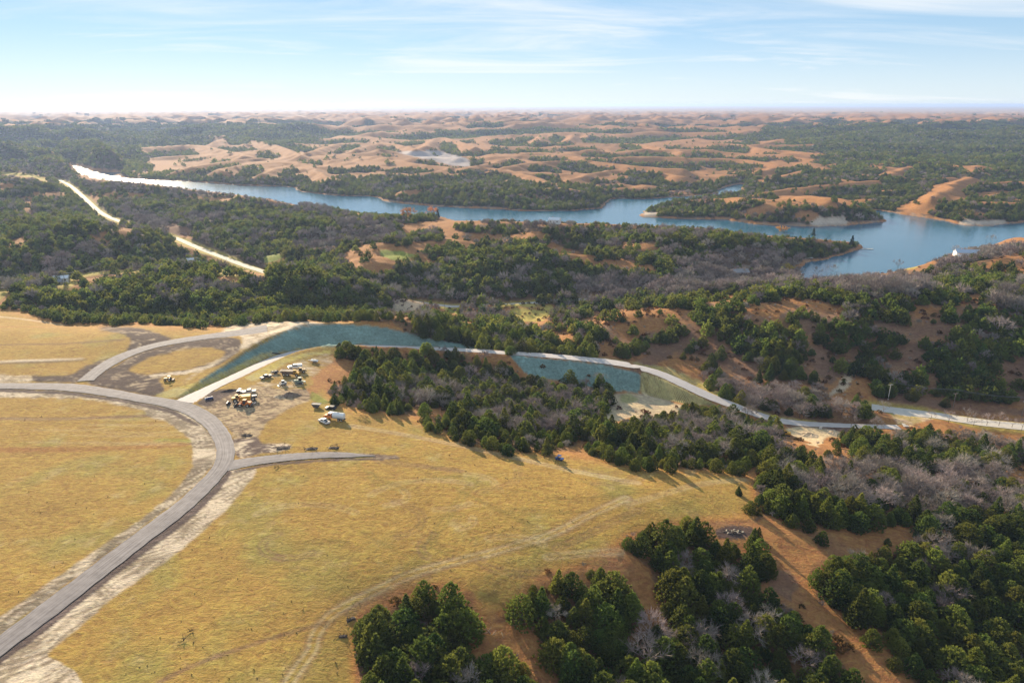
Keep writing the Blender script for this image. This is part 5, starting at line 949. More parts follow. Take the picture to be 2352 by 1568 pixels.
def tank_truck():
    e = thing('tank_truck', 'orange cab tank truck with a long white tank on the golden grass', 'tank truck', k6([(790,850)])[0], k6([(1300,925)])[0], center=k6([(1100,890)])[0], size=1.02)
    part(e, 'chassis', MB().box((-.4, 0, .85), (8.4, .85, .28)).box((4.25, 0, .7), (.2, 2.3, .35), bev=.04), BK)
    h = part(e, 'hood', MB().prism([(4.3, .85), (4.3, 1.55), (4.0, 1.75), (2.7, 1.95), (2.7, .85)], -.95, .95), O_)
    part(h, 'grille', MB().box((4.31, 0, 1.22), (.05, 1.1, .6)), CHR)
    c = part(e, 'cab', MB().prism([(2.7, .85), (2.7, 1.95), (2.35, 2.75), (1.05, 2.82), (1.0, .85)], -1.1, 1.1), O_)
    part(c, 'roof', MB().box((1.7, 0, 2.84), (1.45, 2.15, .12), bev=.04), WH); part(c, 'windscreen', MB().box((2.535, 0, 2.35), (.03, 1.9, .72), (0, -.41, 0)), GL)
    for s in (-1, 1): part(c, 'side_window', MB().box((1.75, s * 1.105, 2.2), (1.0, .02, .6)), GL); part(c, 'mirror', MB().box((2.4, s * 1.3, 2.1), (.1, .15, .4)), BK)
    prof = [(-4.35, .25), (-4.3, .85), (-4.15, 1.08), (-3.9, 1.15), (.3, 1.15), (.55, 1.08), (.7, .85), (.75, .25)]
    t = part(e, 'tank', MB().lathe(prof, (0, 0, 2.15), (1, 0, 0), 24).mesh('tank', WH), WH)
    part(t, 'hatch', MB().cyl((-1.6, 0, 3.28), (-1.6, 0, 3.42), .28), DG); part(t, 'walkway', MB().box((-1.8, 0, 3.3), (3.6, .34, .04)), SIL); part(t, 'belly_band', MB().box((-1.8, 0, 1.15), (4.9, 1.8, .2), bev=.03), SIL); part(t, 'spray_bar', MB().cyl((-4.6, -1.0, .95), (-4.6, 1.0, .95), .08, 8), DG)
    for s in (-1, 1):
        wheel(e, 3.3, s * 1.0, .52, .32); wheel(e, -2.1, s * .92, .52, .5); wheel(e, -3.3, s * .92, .52, .5)
        part(e, 'mudguard', MB().box((-2.7, s * .98, 1.1), (2.2, .5, .06)), BK); part(e, 'headlight', MB().box((4.3, s * .78, 1.2), (.06, .25, .2)), LAMP)
tank_truck()
pickup(k6([(575,960)])[0], k6([(800,1065)])[0], 'white pickup with dark bed parked beside the tank truck', WH, center=k6([(690,1015)])[0])
def car_black():
    e = thing('parked_car', 'black car parked behind the tank truck at the rust grass', 'car', k6([(830,470)])[0], k6([(1070,500)])[0])
    part(e, 'body', MB().prism([(2.3, .35), (2.35, .75), (1.2, .95), (-2.2, 1.0), (-2.35, .45), (-1.9, .3), (2.0, .3)], -.92, .92), BK)
    c = part(e, 'cabin', MB().prism([(1.15, .95), (.45, 1.55), (-1.5, 1.58), (-2.1, 1.0)], -.8, .8), BK); part(c, 'windscreen', MB().box((.83, 0, 1.27), (.03, 1.4, .72), (0, -.86, 0)), SIL); part(c, 'roof_panel', MB().box((-.5, 0, 1.575), (1.7, 1.4, .03)), BK)
    for s in (-1, 1):
        part(c, 'side_window', MB().prism([(.9, 1.02), (.38, 1.48), (-1.45, 1.5), (-1.8, 1.02)], s * .802, s * .815), GL)
        for x in (1.45, -1.4): wheel(e, x, s * .82, .34, .22)
        part(e, 'headlight', MB().box((2.3, s * .65, .68), (.08, .35, .12)), LAMP)
car_black()
def hopper():
    e = thing('steel_hopper', 'dark flared steel hopper standing left of the tank truck', 'hopper', k6([(210,380)])[0], k6([(560,400)])[0], center=k6([(390,420)])[0])
    part(e, 'bin', MB().prism([(-1.9, 1.75), (-.95, .35), (.95, .35), (1.9, 1.75)], -1.0, 1.0), DG); part(e, 'rim', MB().box((0, 1.0, 1.8), (3.9, .1, .12)).box((0, -1.0, 1.8), (3.9, .1, .12)).box((1.9, 0, 1.8), (.1, 1.9, .12)).box((-1.9, 0, 1.8), (.1, 1.9, .12)), DG)
    part(e, 'load', MB().box((0, 0, 1.765), (3.5, 1.85, .04)), BK)
    for x in (-.8, .8):
        for y in (-.8, .8): part(e, 'leg', MB().box((x, y, .2), (.14, .14, .5)), DG)
hopper()
def loader(front, rear, label, col, center=None, bucket=BK, size=1.0, name='wheel_loader'):
    e = thing(name, label, 'loader', front, rear, center, size=size)
    part(e, 'engine_housing', MB().box((-2.1, 0, 1.65), (2.4, 1.7, 1.1), taper=.92, bev=.08), col); part(e, 'chassis', MB().box((-1.5, 0, .95), (3.2, 1.1, .5)).box((1.1, 0, .95), (2.0, 1.0, .5)), col)
    c = part(e, 'cab', MB().prism([(.35, 1.3), (.2, 3.0), (-1.0, 3.0), (-1.0, 1.3)], -.75, .75), GL); part(c, 'roof', MB().box((-.4, 0, 3.06), (1.5, 1.65, .14), bev=.04), col)
    for s in (-1, 1):
        part(e, 'lift_arm', MB().prism([(.5, 1.9), (.7, 2.1), (2.7, .95), (3.1, .6), (2.8, .5), (2.3, .85)], s * .55 - .1, s * .55 + .1), col); part(e, 'fender', MB().prism([(.75, 1.62), (2.05, 1.62), (2.2, 1.4), (2.05, 1.5), (.75, 1.5)], s * .75, s * 1.3), col)
        wheel(e, 1.4, s * 1.0, .78, .6); wheel(e, -1.9, s * 1.0, .78, .6)
    b = part(e, 'bucket', MB().prism([(2.9, .15), (4.1, .1), (4.15, .2), (3.3, .45), (3.15, 1.2), (3.3, 1.45), (3.0, 1.4), (2.85, .8)], -1.45, 1.45), bucket)
    part(b, 'cutting_edge', MB().box((4.12, 0, .1), (.16, 2.95, .05)), CHR); part(e, 'counterweight', MB().box((-3.4, 0, 1.2), (.4, 1.9, .8), bev=.06), DG); part(e, 'exhaust', MB().cyl((-1.9, .35, 2.1), (-1.9, .35, 2.9), .07, 8), BK); return e
loader(k4([(600,1195)])[0], k4([(980,1215)])[0], 'orange wheel loader in front of the yellow scraper', O_, center=k4([(815,1205)])[0])
def scraper():
    e = thing('scraper', 'long yellow scraper parked behind the orange loader', 'scraper', k4([(540,1080)])[0], k4([(1180,1010)])[0], center=k4([(850,1060)])[0])
    part(e, 'tractor', MB().box((4.3, 0, 1.6), (2.5, 1.8, 1.1), taper=.9, bev=.08), Y_); c = part(e, 'cab', MB().box((3.4, .2, 2.6), (1.1, 1.2, 1.1), taper=.92), GL); part(c, 'roof', MB().box((3.4, .2, 3.2), (1.3, 1.4, .12), bev=.03), Y_)
    part(e, 'gooseneck', MB().prism([(3.0, 1.2), (2.9, 2.6), (1.6, 2.9), (1.6, 2.5), (2.5, 2.2), (2.6, 1.2)], -.35, .35), Y_)
    part(e, 'bowl', MB().prism([(2.0, .6), (2.1, 2.5), (-2.1, 2.5), (-2.2, .9), (-1.0, .5)], -1.5, 1.5), Y_); part(e, 'apron', MB().prism([(2.0, .5), (2.7, .9), (2.6, 1.9), (2.1, 2.3)], -1.4, 1.4), O_); part(e, 'bowl_top', MB().box((0, 0, 2.53), (4.1, 2.9, .06), bev=.02), Y_)
    part(e, 'rear_engine', MB().box((-3.6, 0, 1.6), (2.2, 1.5, 1.0), taper=.9, bev=.06), DG)
    for s in (-1, 1): wheel(e, 4.1, s * 1.25, .95, .7); wheel(e, -3.0, s * 1.25, .95, .7)
scraper()
def bucket_on_ground(uv, label):
    e = thing('loader_bucket', label, 'bucket', uv, yaw=.1)
    part(e, 'shell', MB().prism([(-.6, 0), (.7, 0), (.75, .08), (-.35, .3), (-.45, .95), (-.3, 1.15), (-.6, 1.1), (-.75, .5)], -1.2, 1.2), BK)
    for s in (-1, 1): part(e, 'side_plate', MB().prism([(-.6, .02), (.7, .02), (-.3, 1.1), (-.6, 1.05)], s * 1.2, s * 1.24), BK)
    part(e, 'cutting_edge', MB().box((.72, 0, .05), (.14, 2.5, .06)), DG)
bucket_on_ground(k4([(405,1160)])[0], 'black loader bucket lying on the mud left of the scraper')
pickup(k4([(830,865)])[0], k4([(1060,845)])[0], 'silver pickup at the mud edge behind the scraper', SIL, name='pickup_truck')
def utv(uv, label, col, yaw, roof=WH, name='utility_vehicle', size=1.0):
    e = thing(name, label, 'utility vehicle', uv, yaw=yaw, size=size)
    part(e, 'body', MB().prism([(1.5, .4), (1.45, .85), (.7, 1.0), (.6, .6), (-.4, .6), (-.5, .95), (-1.5, .95), (-1.5, .4)], -.7, .7), col); part(e, 'seat', MB().box((-.05, 0, .8), (.5, 1.2, .4), bev=.05), BK); part(e, 'roof', MB().box((.05, 0, 1.85), (1.4, 1.3, .08), bev=.03), roof)
    for x in (.65, -.55):
        for y in (-.62, .62): part(e, 'post', MB().cyl((x, y, .8), (x * .85, y * .95, 1.85), .035, 6), BK)
    for x in (1.0, -1.0):
        for y in (-.65, .65): wheel(e, x, y, .32, .26, rim=DG)
utv(k4([(705,850)])[0], 'dark purple utility vehicle with pale roof behind the scraper', PUR, 2.9); utv((1285,1056), 'small blue utility vehicle alone on the grass by the field edge track', BLU, 2.6, BLU)
pickup(k5([(965,500)])[0], k5([(1390,490)])[0], 'white service truck with toolboxes parked beside the new road', WH, size=1.12, cap=True, name='service_truck', cat='truck')
def dump_truck():
    e = thing('dump_truck', 'dump truck with long dark bed and yellow nose in the yard', 'dump truck', k5([(1200,750)])[0], k5([(850,735)])[0])
    part(e, 'chassis', MB().box((-.6, 0, 1.0), (6.6, .9, .35)), BK); part(e, 'nose', MB().prism([(2.3, .8), (4.0, .8), (4.0, 1.6), (3.8, 1.8), (2.3, 2.0)], -1.0, 1.0), Y_); c = part(e, 'cab', MB().box((1.8, 0, 2.2), (1.3, 1.7, 1.5), taper=.9), Y_); part(c, 'windscreen', MB().box((2.43, 0, 2.35), (.04, 1.35, .8), (0, -.1, 0)), GL)
    for s in (-1, 1): part(c, 'side_window', MB().box((1.8, s * .83, 2.4), (.9, .03, .65), (s * .1, 0, 0)), GL)
    b = part(e, 'dump_bed', MB().prism([(1.3, 1.6), (1.4, 2.7), (-4.3, 2.5), (-4.9, 2.0), (-3.2, 1.35), (.6, 1.3)], -1.35, 1.35), BR); part(b, 'bed_rim', MB().box((-1.5, 1.36, 2.6), (5.8, .12, .14), (0, .035, 0)).box((-1.5, -1.36, 2.6), (5.8, .12, .14), (0, .035, 0)), TANP)
    for s in (-1, 1):
        for x in (2.9, -1.3, -2.9): wheel(e, x, s * 1.1, .72, .55)
dump_truck()
loader(k5([(1215,660)])[0], k5([(1450,640)])[0], 'dusty tan wheel loader between the service truck and the dump truck', TANP, size=.85, bucket=DG)
def dozer():
    e = thing('bulldozer', 'grey green bulldozer with pale blade casting the largest shadow of the yard', 'bulldozer', k5([(1110,1030)])[0], k5([(1480,1000)])[0])
    for s in (-1, 1):
        t = part(e, 'track', MB().prism([(-1.9, .1), (-2.1, .5), (-1.8, .95), (1.6, .95), (1.95, .5), (1.7, .1), (1.4, 0), (-1.6, 0)], s * 1.0 - .28, s * 1.0 + .28), DG)
        for x in (-1.6, 1.5): part(t, 'sprocket', MB().cyl((x, s * .7, .5), (x, s * 1.3, .5), .38, 12), RIM)
        part(e, 'push_arm', MB().box((1.5, s * 1.38, .5), (2.4, .16, .22)), GRN)
    part(e, 'engine_hood', MB().box((1.0, 0, 1.5), (1.9, 1.1, 1.0), bev=.08), GRN); part(e, 'deck', MB().box((-.5, 0, 1.2), (2.6, 1.5, .5)), GRN); c = part(e, 'cab', MB().prism([(.2, 1.4), (.05, 2.9), (-1.1, 2.9), (-1.25, 1.4)], -.7, .7), GL); part(c, 'roof', MB().box((-.5, 0, 2.96), (1.5, 1.65, .14), bev=.04), GRN)
    part(e, 'blade', MB().prism([(2.75, .1), (2.95, .05), (2.75, .6), (2.8, 1.2), (2.95, 1.35), (2.65, 1.25), (2.6, .6)], -1.7, 1.7), TANP); part(e, 'ripper', MB().box((-2.6, 0, .9), (.9, 1.8, .3)).box((-2.9, .6, .5), (.15, .15, .9)).box((-2.9, -.6, .5), (.15, .15, .9)), GRN); part(e, 'exhaust', MB().cyl((1.0, .2, 1.9), (1.0, .2, 2.7), .06, 8), BK)
dozer()
def skid(front, rear, label, size=1.0):
    e = thing('skid_steer', label, 'skid steer', front, rear, size=size)
    part(e, 'body', MB().box((-.3, 0, 1.0), (2.3, 1.3, .9), bev=.06), SIL); c = part(e, 'cab', MB().box((.2, 0, 1.85), (1.2, 1.1, .95), taper=.92), GL); part(c, 'roof', MB().box((.2, 0, 2.36), (1.25, 1.15, .1), bev=.03), WH)
    for s in (-1, 1):
        part(e, 'lift_arm', MB().prism([(-1.3, 1.6), (-1.2, 1.8), (1.4, 1.3), (1.9, .6), (1.7, .5), (1.2, 1.1)], s * .78 - .08, s * .78 + .08), WH)
        for x in (.65, -.65): wheel(e, x, s * .78, .42, .32)
    part(e, 'bucket', MB().prism([(1.7, .1), (2.6, .05), (2.6, .12), (2.0, .3), (1.9, .8), (1.65, .8)], -.95, .95), DG)
skid(k5([(680,1085)])[0], k5([(890,1050)])[0], 'silver skid steer with its bucket to the left, by the concrete slab')
pickup(k5([(100,860)])[0], k5([(310,800)])[0], 'dark pickup with white hood parked at the left of the yard verge', DG, name='pickup_truck')
def trailer(front, rear, label, col, deck=BK, low=True):
    e = thing('flat_trailer', label, 'trailer', front, rear)
    part(e, 'deck', MB().box((-.3, 0, .72), (3.6, 1.9, .14), bev=.02), deck); part(e, 'side_rail', MB().box((-.3, .95, .95), (3.6, .06, .3)).box((-.3, -.95, .95), (3.6, .06, .3)), col); part(e, 'drawbar', MB().box((2.1, .25, .65), (1.5, .08, .1), (0, 0, -.3)).box((2.1, -.25, .65), (1.5, .08, .1), (0, 0, .3)), col); part(e, 'load', MB().box((-.7, .1, 1.1), (1.3, 1.1, .65), taper=.85, bev=.08).box((.7, -.2, .98), (.9, .8, .4), bev=.06), col)
    for s in (-1, 1):
        for x in (-.1, -.9): wheel(e, x, s * 1.08, .33, .22, rim=DG)
trailer(k5([(365,690)])[0], k5([(600,660)])[0], 'dark loaded trailer beside the new road verge', DG); trailer(k5([(1670,265)])[0], k5([(1930,300)])[0], 'white trailer at the upper end of the yard near the rust bank', WH, WH)
def tractor(front, rear, label):
    e = thing('tractor', label, 'tractor', front, rear)
    part(e, 'hood', MB().box((.9, 0, 1.15), (1.7, .8, .7), taper=.9, bev=.06), TANP); part(e, 'frame', MB().box((.1, 0, .75), (2.8, .5, .35)), BK); part(e, 'canopy', MB().box((-.7, 0, 2.35), (1.3, 1.2, .08), bev=.03), TANP)
    for x in (-.15, -1.25):
        for y in (-.5, .5): part(e, 'post', MB().cyl((x, y, 1.0), (x, y, 2.35), .04, 6), BK)
    part(e, 'seat', MB().box((-.8, 0, 1.2), (.5, .5, .5), bev=.05), BK); part(e, 'drag_box', MB().box((-2.3, 0, .5), (.8, 2.0, .6)), BR)
    for s in (-1, 1): wheel(e, -.8, s * .75, .72, .4); wheel(e, 1.3, s * .65, .42, .26)
tractor(c1([(1088,588)])[0], c1([(1172,585)])[0], 'small tan tractor working on the grass island of the branch road')
def excavator():
    e = thing('excavator', 'small yellow excavator on the tan dirt beside the new road', 'excavator', c7([(150,470)])[0], c7([(220,480)])[0])
    for s in (-1, 1): part(e, 'track', MB().prism([(-1.5, .15), (-1.6, .45), (-1.3, .75), (1.3, .75), (1.6, .45), (1.5, .15), (1.2, 0), (-1.2, 0)], s * .9 - .25, s * .9 + .25), DG)
    part(e, 'house', MB().box((-.4, 0, 1.35), (2.5, 1.9, .9), bev=.08), Y_); c = part(e, 'cab', MB().box((.5, .5, 2.0), (1.1, .9, 1.3), taper=.92), GL); part(c, 'roof', MB().box((.5, .5, 2.68), (1.15, .95, .08)), Y_)
    part(e, 'boom', MB().prism([(.8, 1.4), (2.2, 3.3), (3.5, 3.1), (3.5, 2.85), (2.4, 2.9), (1.2, 1.3)], -.5, -.2), Y_); part(e, 'stick', MB().prism([(3.3, 3.2), (3.7, 3.1), (3.5, 1.2), (3.3, 1.2)], -.45, -.25), Y_); part(e, 'bucket', MB().prism([(3.2, 1.2), (3.7, 1.2), (3.6, .5), (3.0, .4), (2.9, .8)], -.75, .05), DG)
excavator()
def simple(name, label, cat, uv, parts, yaw=0.0, dz=0.0):
    e = thing(name, label, cat, uv, yaw=yaw); e.location.z += dz
    for nm, mb, m in parts: part(e, nm, mb, m)
    return e
simple('utility_cabinet', 'white utility cabinet at the near edge of the new road', 'cabinet', c7([(492,412)])[0], (('housing', MB().box((0, 0, .75), (1.0, .7, 1.5), bev=.04), WH), ('lid', MB().box((0, 0, 1.53), (1.1, .8, .07)), SIL), ('base', MB().box((0, 0, .05), (1.3, 1.0, .14)), mat('concrete', (.4,.38,.35), .9))))
simple('culvert_pipe', 'dark blue culvert pipe end at the mud bank by the junction', 'pipe', c2([(130,925)])[0], (('barrel', MB().lathe([(0, .42), (0, .55), (3.2, .55), (3.2, .42)], (-1.6, 0, .4), (1, 0, 0), 16), mat('blue_plastic', (.03,.05,.14), .4)), ('collar', MB().lathe([(0, .5), (0, .62), (.25, .62), (.25, .5)], (-1.7, 0, .4), (1, 0, 0), 16), WH)), yaw=.5)
simple('white_pipe', 'white pipe leaning beside the orange loader', 'pipe', k4([(1040,1185)])[0], (('pipe', MB().cyl((-1.2, 0, .15), (1.2, .2, 1.1), .14, 10), WH), ('flange', MB().cyl((1.15, .195, 1.08), (1.25, .21, 1.12), .22, 10), SIL)), yaw=.6)
# soil heaps, brush and stones
def heap(name, label, cat, uv, r, h, col, var=.25, seed=0, sq=1.0, yaw=0):
    g = np.random.default_rng(seed); x, y = hit(*uv); n, k = 26, 9; V = []; 
    for i in range(k):
        for j in range(n):
            a = 6.2832 * j / n; t = i / (k - 1); rr_ = r * (1 - t) * (1 + .25 * math.sin(2 * a + seed) + .12 * math.sin(5 * a + 2 * seed)); px = rr_ * math.cos(a); py = rr_ * math.sin(a) * sq; ca, sa = math.cos(yaw), math.sin(yaw); qx, qy = px * ca - py * sa, px * sa + py * ca
            V.append((qx, qy, float(zat(x + qx, y + qy)) - float(zat(x, y)) - .12 + h * (t ** .75) * (1 + var * (g.random() - .5) * 2 * (t > 0))))
    F = [(i * n + j, i * n + (j + 1) % n, (i + 1) * n + (j + 1) % n, (i + 1) * n + j) for i in range(k - 1) for j in range(n)] + [tuple((k - 1) * n + j for j in range(n))]
    me = bpy.data.meshes.new(name); me.from_pydata(V, [], F); me.update(); me.materials.append(col); o = bpy.data.objects.new(name, me); COL.objects.link(o); o.location = (x, y, float(zat(x, y))); tag(o, label, cat); return o
soil = mat('fresh_soil', (.20,.14,.10), .95, var=.25, scale=1.2, bump=.6); dsoil = mat('dark_soil', (.05,.036,.03), .95, var=.3, scale=1.2, bump=.6); psoil = mat('pale_soil', (.45,.34,.22), .95, var=.2, scale=1.2, bump=.6); stone_m = mat('pale_stone', (.42,.36,.27), .9, var=.15, scale=2); stickm = mat('dead_wood', (.12,.085,.06), .95, var=.25, scale=2)
heap('soil_heap', 'brown heap of dug soil below the bulldozer shadow', 'soil heap', k4([(1990,930)])[0], 4.2, 1.7, soil, seed=1, sq=.6, yaw=.4); heap('soil_heap', 'pale heap of soil with wheel marks below the skid steer', 'soil heap', k4([(1740,960)])[0], 2.4, .9, psoil, seed=2); heap('soil_heap', 'low dark soil ridge above the concrete slab edge', 'soil heap', k4([(420,800)])[0], 3.6, .8, dsoil, seed=3, sq=.4, yaw=.6)
heap('soil_heap', 'tan heap of dirt on the near side of the new road at right', 'soil heap', c7([(380,470)])[0], 5.5, 1.2, psoil, seed=4, sq=.6); heap('soil_heap', 'smaller tan heap of dirt right of the excavator', 'soil heap', c7([(600,450)])[0], 3.5, 1.0, psoil, seed=5)
def brush(uv, label, n, r, l, yaw=0.0, h=.8, m=None, base=True, seed=0, tall=.5):
    r *= .75; l *= .55; h *= .6
    g = np.random.default_rng(seed + n); x, y = hit(*uv); e = bpy.data.objects.new('brush_pile', None); COL.objects.link(e); e.location = (x, y, float(zat(x, y))); e.rotation_euler = (0, 0, yaw); e.empty_display_size = .3; tag(e, label, 'brush pile')
    for k in range(n):
        mb = MB(); p = Vector((g.normal() * r, g.normal() * r * .45, .1 + h * g.random() * .6)); d = Vector((g.normal(), g.normal(), tall * abs(g.normal()))).normalized(); q = p + d * l * (.5 + g.random()); mb.cyl(p, q, .06 + .05 * g.random(), 5, .02)
        for _ in range(3): s = p + (q - p) * (.3 + .6 * g.random()); mb.cyl(s, s + Vector((g.normal(), g.normal(), .3 + abs(g.normal()) * .5)).normalized() * l * .35, .03, 4, .012)
        part(e, 'branch', mb, m or stickm)
    if base: part(e, 'litter', MB().box((0, 0, .12), (r * 2.6, r * 1.3, .35), taper=.6, bev=.1), dsoil)
brush(cLL([(1570,265)])[0], 'tangled dead branches heaped left on the verge above the gravel spur', 16, 2.6, 3.2, .2); brush(cLL([(1730,270)])[0], 'middle heap of dark branches above the gravel spur', 12, 2.2, 3.0, .1, seed=3); brush(cLL([(1850,265)])[0], 'right heap of upturned branches above the gravel spur', 12, 2.0, 3.4, 0, seed=5, tall=1.0); brush(cLL([(1535,372)])[0], 'few bare sticks below the gravel spur', 7, 1.0, 2.4, .6, base=False, seed=7); brush(cLL([(1370,195)])[0], 'dark roots and sticks in the mud right of the road bend', 14, 2.2, 2.6, -.3, seed=9)
black_w = mat('charred_wood', (.02,.018,.012), .95, var=.2); 
brush(cLL([(1022,1335)])[0], 'charred upright dead shrub in the open field at lower left', 7, .25, 2.4, 0, 1.0, black_w, False, 11, 1.6); brush(cLL([(1062,1285)])[0], 'dark low snag just right of the charred shrub in the field', 6, .5, 1.6, .5, .5, black_w, False, 13, .6)
brush(cLL([(1900,1310)])[0], 'dark flat heap beside the bottom centre grove', 9, 1.2, 1.8, .2, .3, black_w, True, 15, .2); brush(cLL([(1945,1215)])[0], 'upper dark heap above the bottom centre grove', 9, 1.3, 2.0, .7, .3, black_w, True, 17, .2); brush(c2b([(940,1265)])[0], 'pale fallen branches between the two lower groves', 12, 2.0, 2.4, .1, .4, mat('grey_wood', (.28,.23,.17), .95, var=.2), False, 19, .3); brush(c2b([(1110,1190)])[0], 'grey deadfall at the left corner of the big grove', 12, 2.2, 2.2, .8, .5, mat('grey_wood', (.28,.23,.17)), False, 21, .3)  # first two heaps stand in for dark patches of unknown kind
def stones(uv, label):
    g = np.random.default_rng(5); x, y = hit(*uv); e = bpy.data.objects.new('stone_heap', None); COL.objects.link(e); e.location = (x, y, float(zat(x, y))); e.scale = (.7, .7, .6); tag(e, label, 'stone heap')
    for q in range(9): part(e, 'clod', MB().box((g.normal() * 2.4, g.normal() * 1.0, .05), (1.6 + g.random(), 1.2 + .6 * g.random(), .6), (0, 0, g.random() * 3), .5, .15), dsoil)
    for k in range(38):
        a = g.random() * 6.28; r = math.sqrt(g.random()); s = .16 + .26 * g.random(); mb = MB(); r_ = bmesh.ops.create_icosphere(mb.bm, subdivisions=1, radius=s)
        for v in r_['verts']: v.co *= 1 + .25 * (g.random() - .5); v.co.z *= .7
        bmesh.ops.translate(mb.bm, verts=r_['verts'], vec=(r * 4.4 * math.cos(a), r * 1.8 * math.sin(a), .36 - .25 * r)); part(e, 'stone', mb, stone_m)
stones(c8([(440,535)])[0], 'dark heap of soil strewn with pale stones at the field corner')
for uv, uv2, lb in ((c2([(1025,275)])[0], c2([(1130,290)])[0], 'dark straw wattle at the left foot of the teal bank'), (c2([(1790,145)])[0], c2([(1860,165)])[0], 'dark straw wattle near the middle foot of the teal bank')):
    e = thing('straw_wattle', lb, 'wattle', uv, uv2); part(e, 'roll', MB().lathe([(-2.3, .1), (-2.2, .38), (2.2, .38), (2.3, .1)], (0, 0, .35), (1, .02, 0), 10), BK)
    for x in (-1.6, 0, 1.6): part(e, 'stake', MB().cyl((x, 0, 0), (x, 0, .95), .05, 6), stickm)
# combed straw rows on the fill slope right of the teal one
tp = resample(chaikin([hit(u, v) for u, v in c5b([(2182,606)]) + c7w([(60,545),(150,568),(300,640),(430,702)])], 2), .5); bt = resample(chaikin([hit(u, v) for u, v in c5b([(2180,735)]) + c7w([(60,650),(200,700),(300,718),(420,724)])], 2), .5)
sb = TriBag(); ns = 34
for k in range(ns):
    i = tp[int((len(tp) - 1) * (k / ns) ** 1.0)]; f = min(1, k / ns + .14); j = bt[int((len(bt) - 1) * f)]; P = resample([tuple(i), tuple(j)], 1.0)
    d = (P[-1] - P[0]); d /= np.linalg.norm(d) + 1e-9; n_ = np.array((-d[1], d[0])) * .22; W = np.array([random.uniform(.7, 1.3) for _ in P])[:, None]
    a_ = P - n_ * W; c_ = P + n_ * W; za = zat(a_[:, 0], a_[:, 1]) + .02; zm = zat(P[:, 0], P[:, 1]) + .38; zc = zat(c_[:, 0], c_[:, 1]) + .02; n2_ = len(P)
    V = [(*a_[q], za[q]) for q in range(n2_)] + [(*P[q], zm[q]) for q in range(n2_)] + [(*c_[q], zc[q]) for q in range(n2_)]
    sb.add(V, [(q, q + 1, n2_ + q + 1, n2_ + q) for q in range(n2_ - 1)] + [(n2_ + q, n2_ + q + 1, 2 * n2_ + q + 1, 2 * n2_ + q) for q in range(n2_ - 1)], .5)
tag(link('straw_rows', sb.mesh('straw_rows', mat('combed_straw', (.42,.35,.15), .9, var=.15))), 'combed rows of straw mulch on the fill slope below the new road', 'straw', kind='stuff')
# scattered low weeds on the mown field: nobody could count them
g = np.random.default_rng(77); b = TriBag(); k = 0
while k < 450:
    u = g.uniform(-60, 1740); v = 900 + (1600 - 900) * g.random() ** .8
    if samp(mF, np.array([u]), np.array([v]))[0] < .97: continue
    x, y = on_z(u, v, 0.0); 
    if float(fbm(np.array([x / 40]), np.array([y / 40]), 151, 2)[0]) < g.uniform(-.4, .25): continue
    ok = True
    for P, w in road_pts[:4]:
        if np.min(np.hypot(P[:, 0] - x, P[:, 1] - y)) < w + 5: ok = False; break
    k += 1
    if not ok: continue
    z = float(zat(x, y)); s = .10 + .22 * g.random() ** 2
    for q in range(5):
        a = g.random() * 6.28; d = np.array((math.cos(a), math.sin(a), .9)) * s * (.7 + g.random()); n_ = np.array((-math.sin(a), math.cos(a), 0)) * s * .5; p = np.array((x, y, z - .03)); b.add((p - n_, p + n_, p + d), ((0, 1, 2),), g.random())
tag(link('field_weeds', b.mesh('field_weeds', mat('dry_weed', (.17,.11,.035), .9))), 'low rusty weeds scattered over the mown golden field', 'weeds', kind='stuff')
# ------------------------------------------------------------------ houses, docks and poles
roofg = mat('grey_shingle', (.22,.22,.23), .8, var=.15); roofw = mat('pale_metal_roof', (.62,.64,.66), .35, var=.05); wallw = mat('white_siding', (.70,.69,.66), .6, var=.05); wallt = mat('tan_siding', (.42,.33,.24), .7, var=.08); wood = mat('weathered_dock', (.42,.37,.30), .85, var=.15)
def house(uv, label, l, w, h, wall, roof, yaw, dz=0.0):
    e = thing('house', label, 'house', uv, yaw=yaw); e.rotation_euler[1] = 0; e.location.z += dz
    part(e, 'wall', MB().box((0, 0, h / 2 - .4), (l, w, h + .8)), wall); rf = part(e, 'roof', MB().prism([(-w / 2 - .5, h - .1), (0, h + w * .28), (w / 2 + .5, h - .1), (w / 2 + .45, h - .28), (0, h + w * .28 - .25), (-w / 2 - .45, h - .28)], -l / 2 - .4, l / 2 + .4), roof)
    rf.rotation_euler = (0, 0, math.pi / 2); part(rf, 'chimney', MB().box((w * .15, l * .2, h + w * .28), (.7, .7, 1.4)), mat('chimney_brick', (.3,.15,.11), .9))
    part(e, 'gable', MB().prism([(-w / 2, h), (0, h + w * .27), (w / 2, h)], -l / 2, -l / 2 + .15), wall).rotation_euler = (0, 0, math.pi / 2); part(e, 'gable', MB().prism([(-w / 2, h), (0, h + w * .27), (w / 2, h)], l / 2 - .15, l / 2), wall).rotation_euler = (0, 0, math.pi / 2)
    for s in (-1, 1):
        for x in (-l * .3, l * .3): wn = part(e, 'window', MB().box((x, s * (w / 2 + .02), h * .55), (1.3, .06, 1.2)), GL); part(wn, 'sill', MB().box((x, s * (w / 2 + .06), h * .55 - .65), (1.5, .16, .1)), WH)
        part(e, 'door', MB().box((0, s * (w / 2 + .03), 1.05), (1.0, .08, 2.1)), mat('house_door', (.12,.08,.06), .6))
    return e
house(c3([(1330,1122)])[0], 'white house beside the highway at the left valley', 11, 7, 3.2, wallw, roofw, .2); house(c3([(1365,1135)])[0], 'low pale shed in front of the white highway house', 7, 5, 2.6, wallt, roofw, .4)
house((128,655), 'small grey shed on the golden strip at far left', 9, 6, 3, wallt, roofg, .5); house((143,647), 'white barn on the golden strip at far left', 10, 6, 3.4, wallw, roofw, .3)
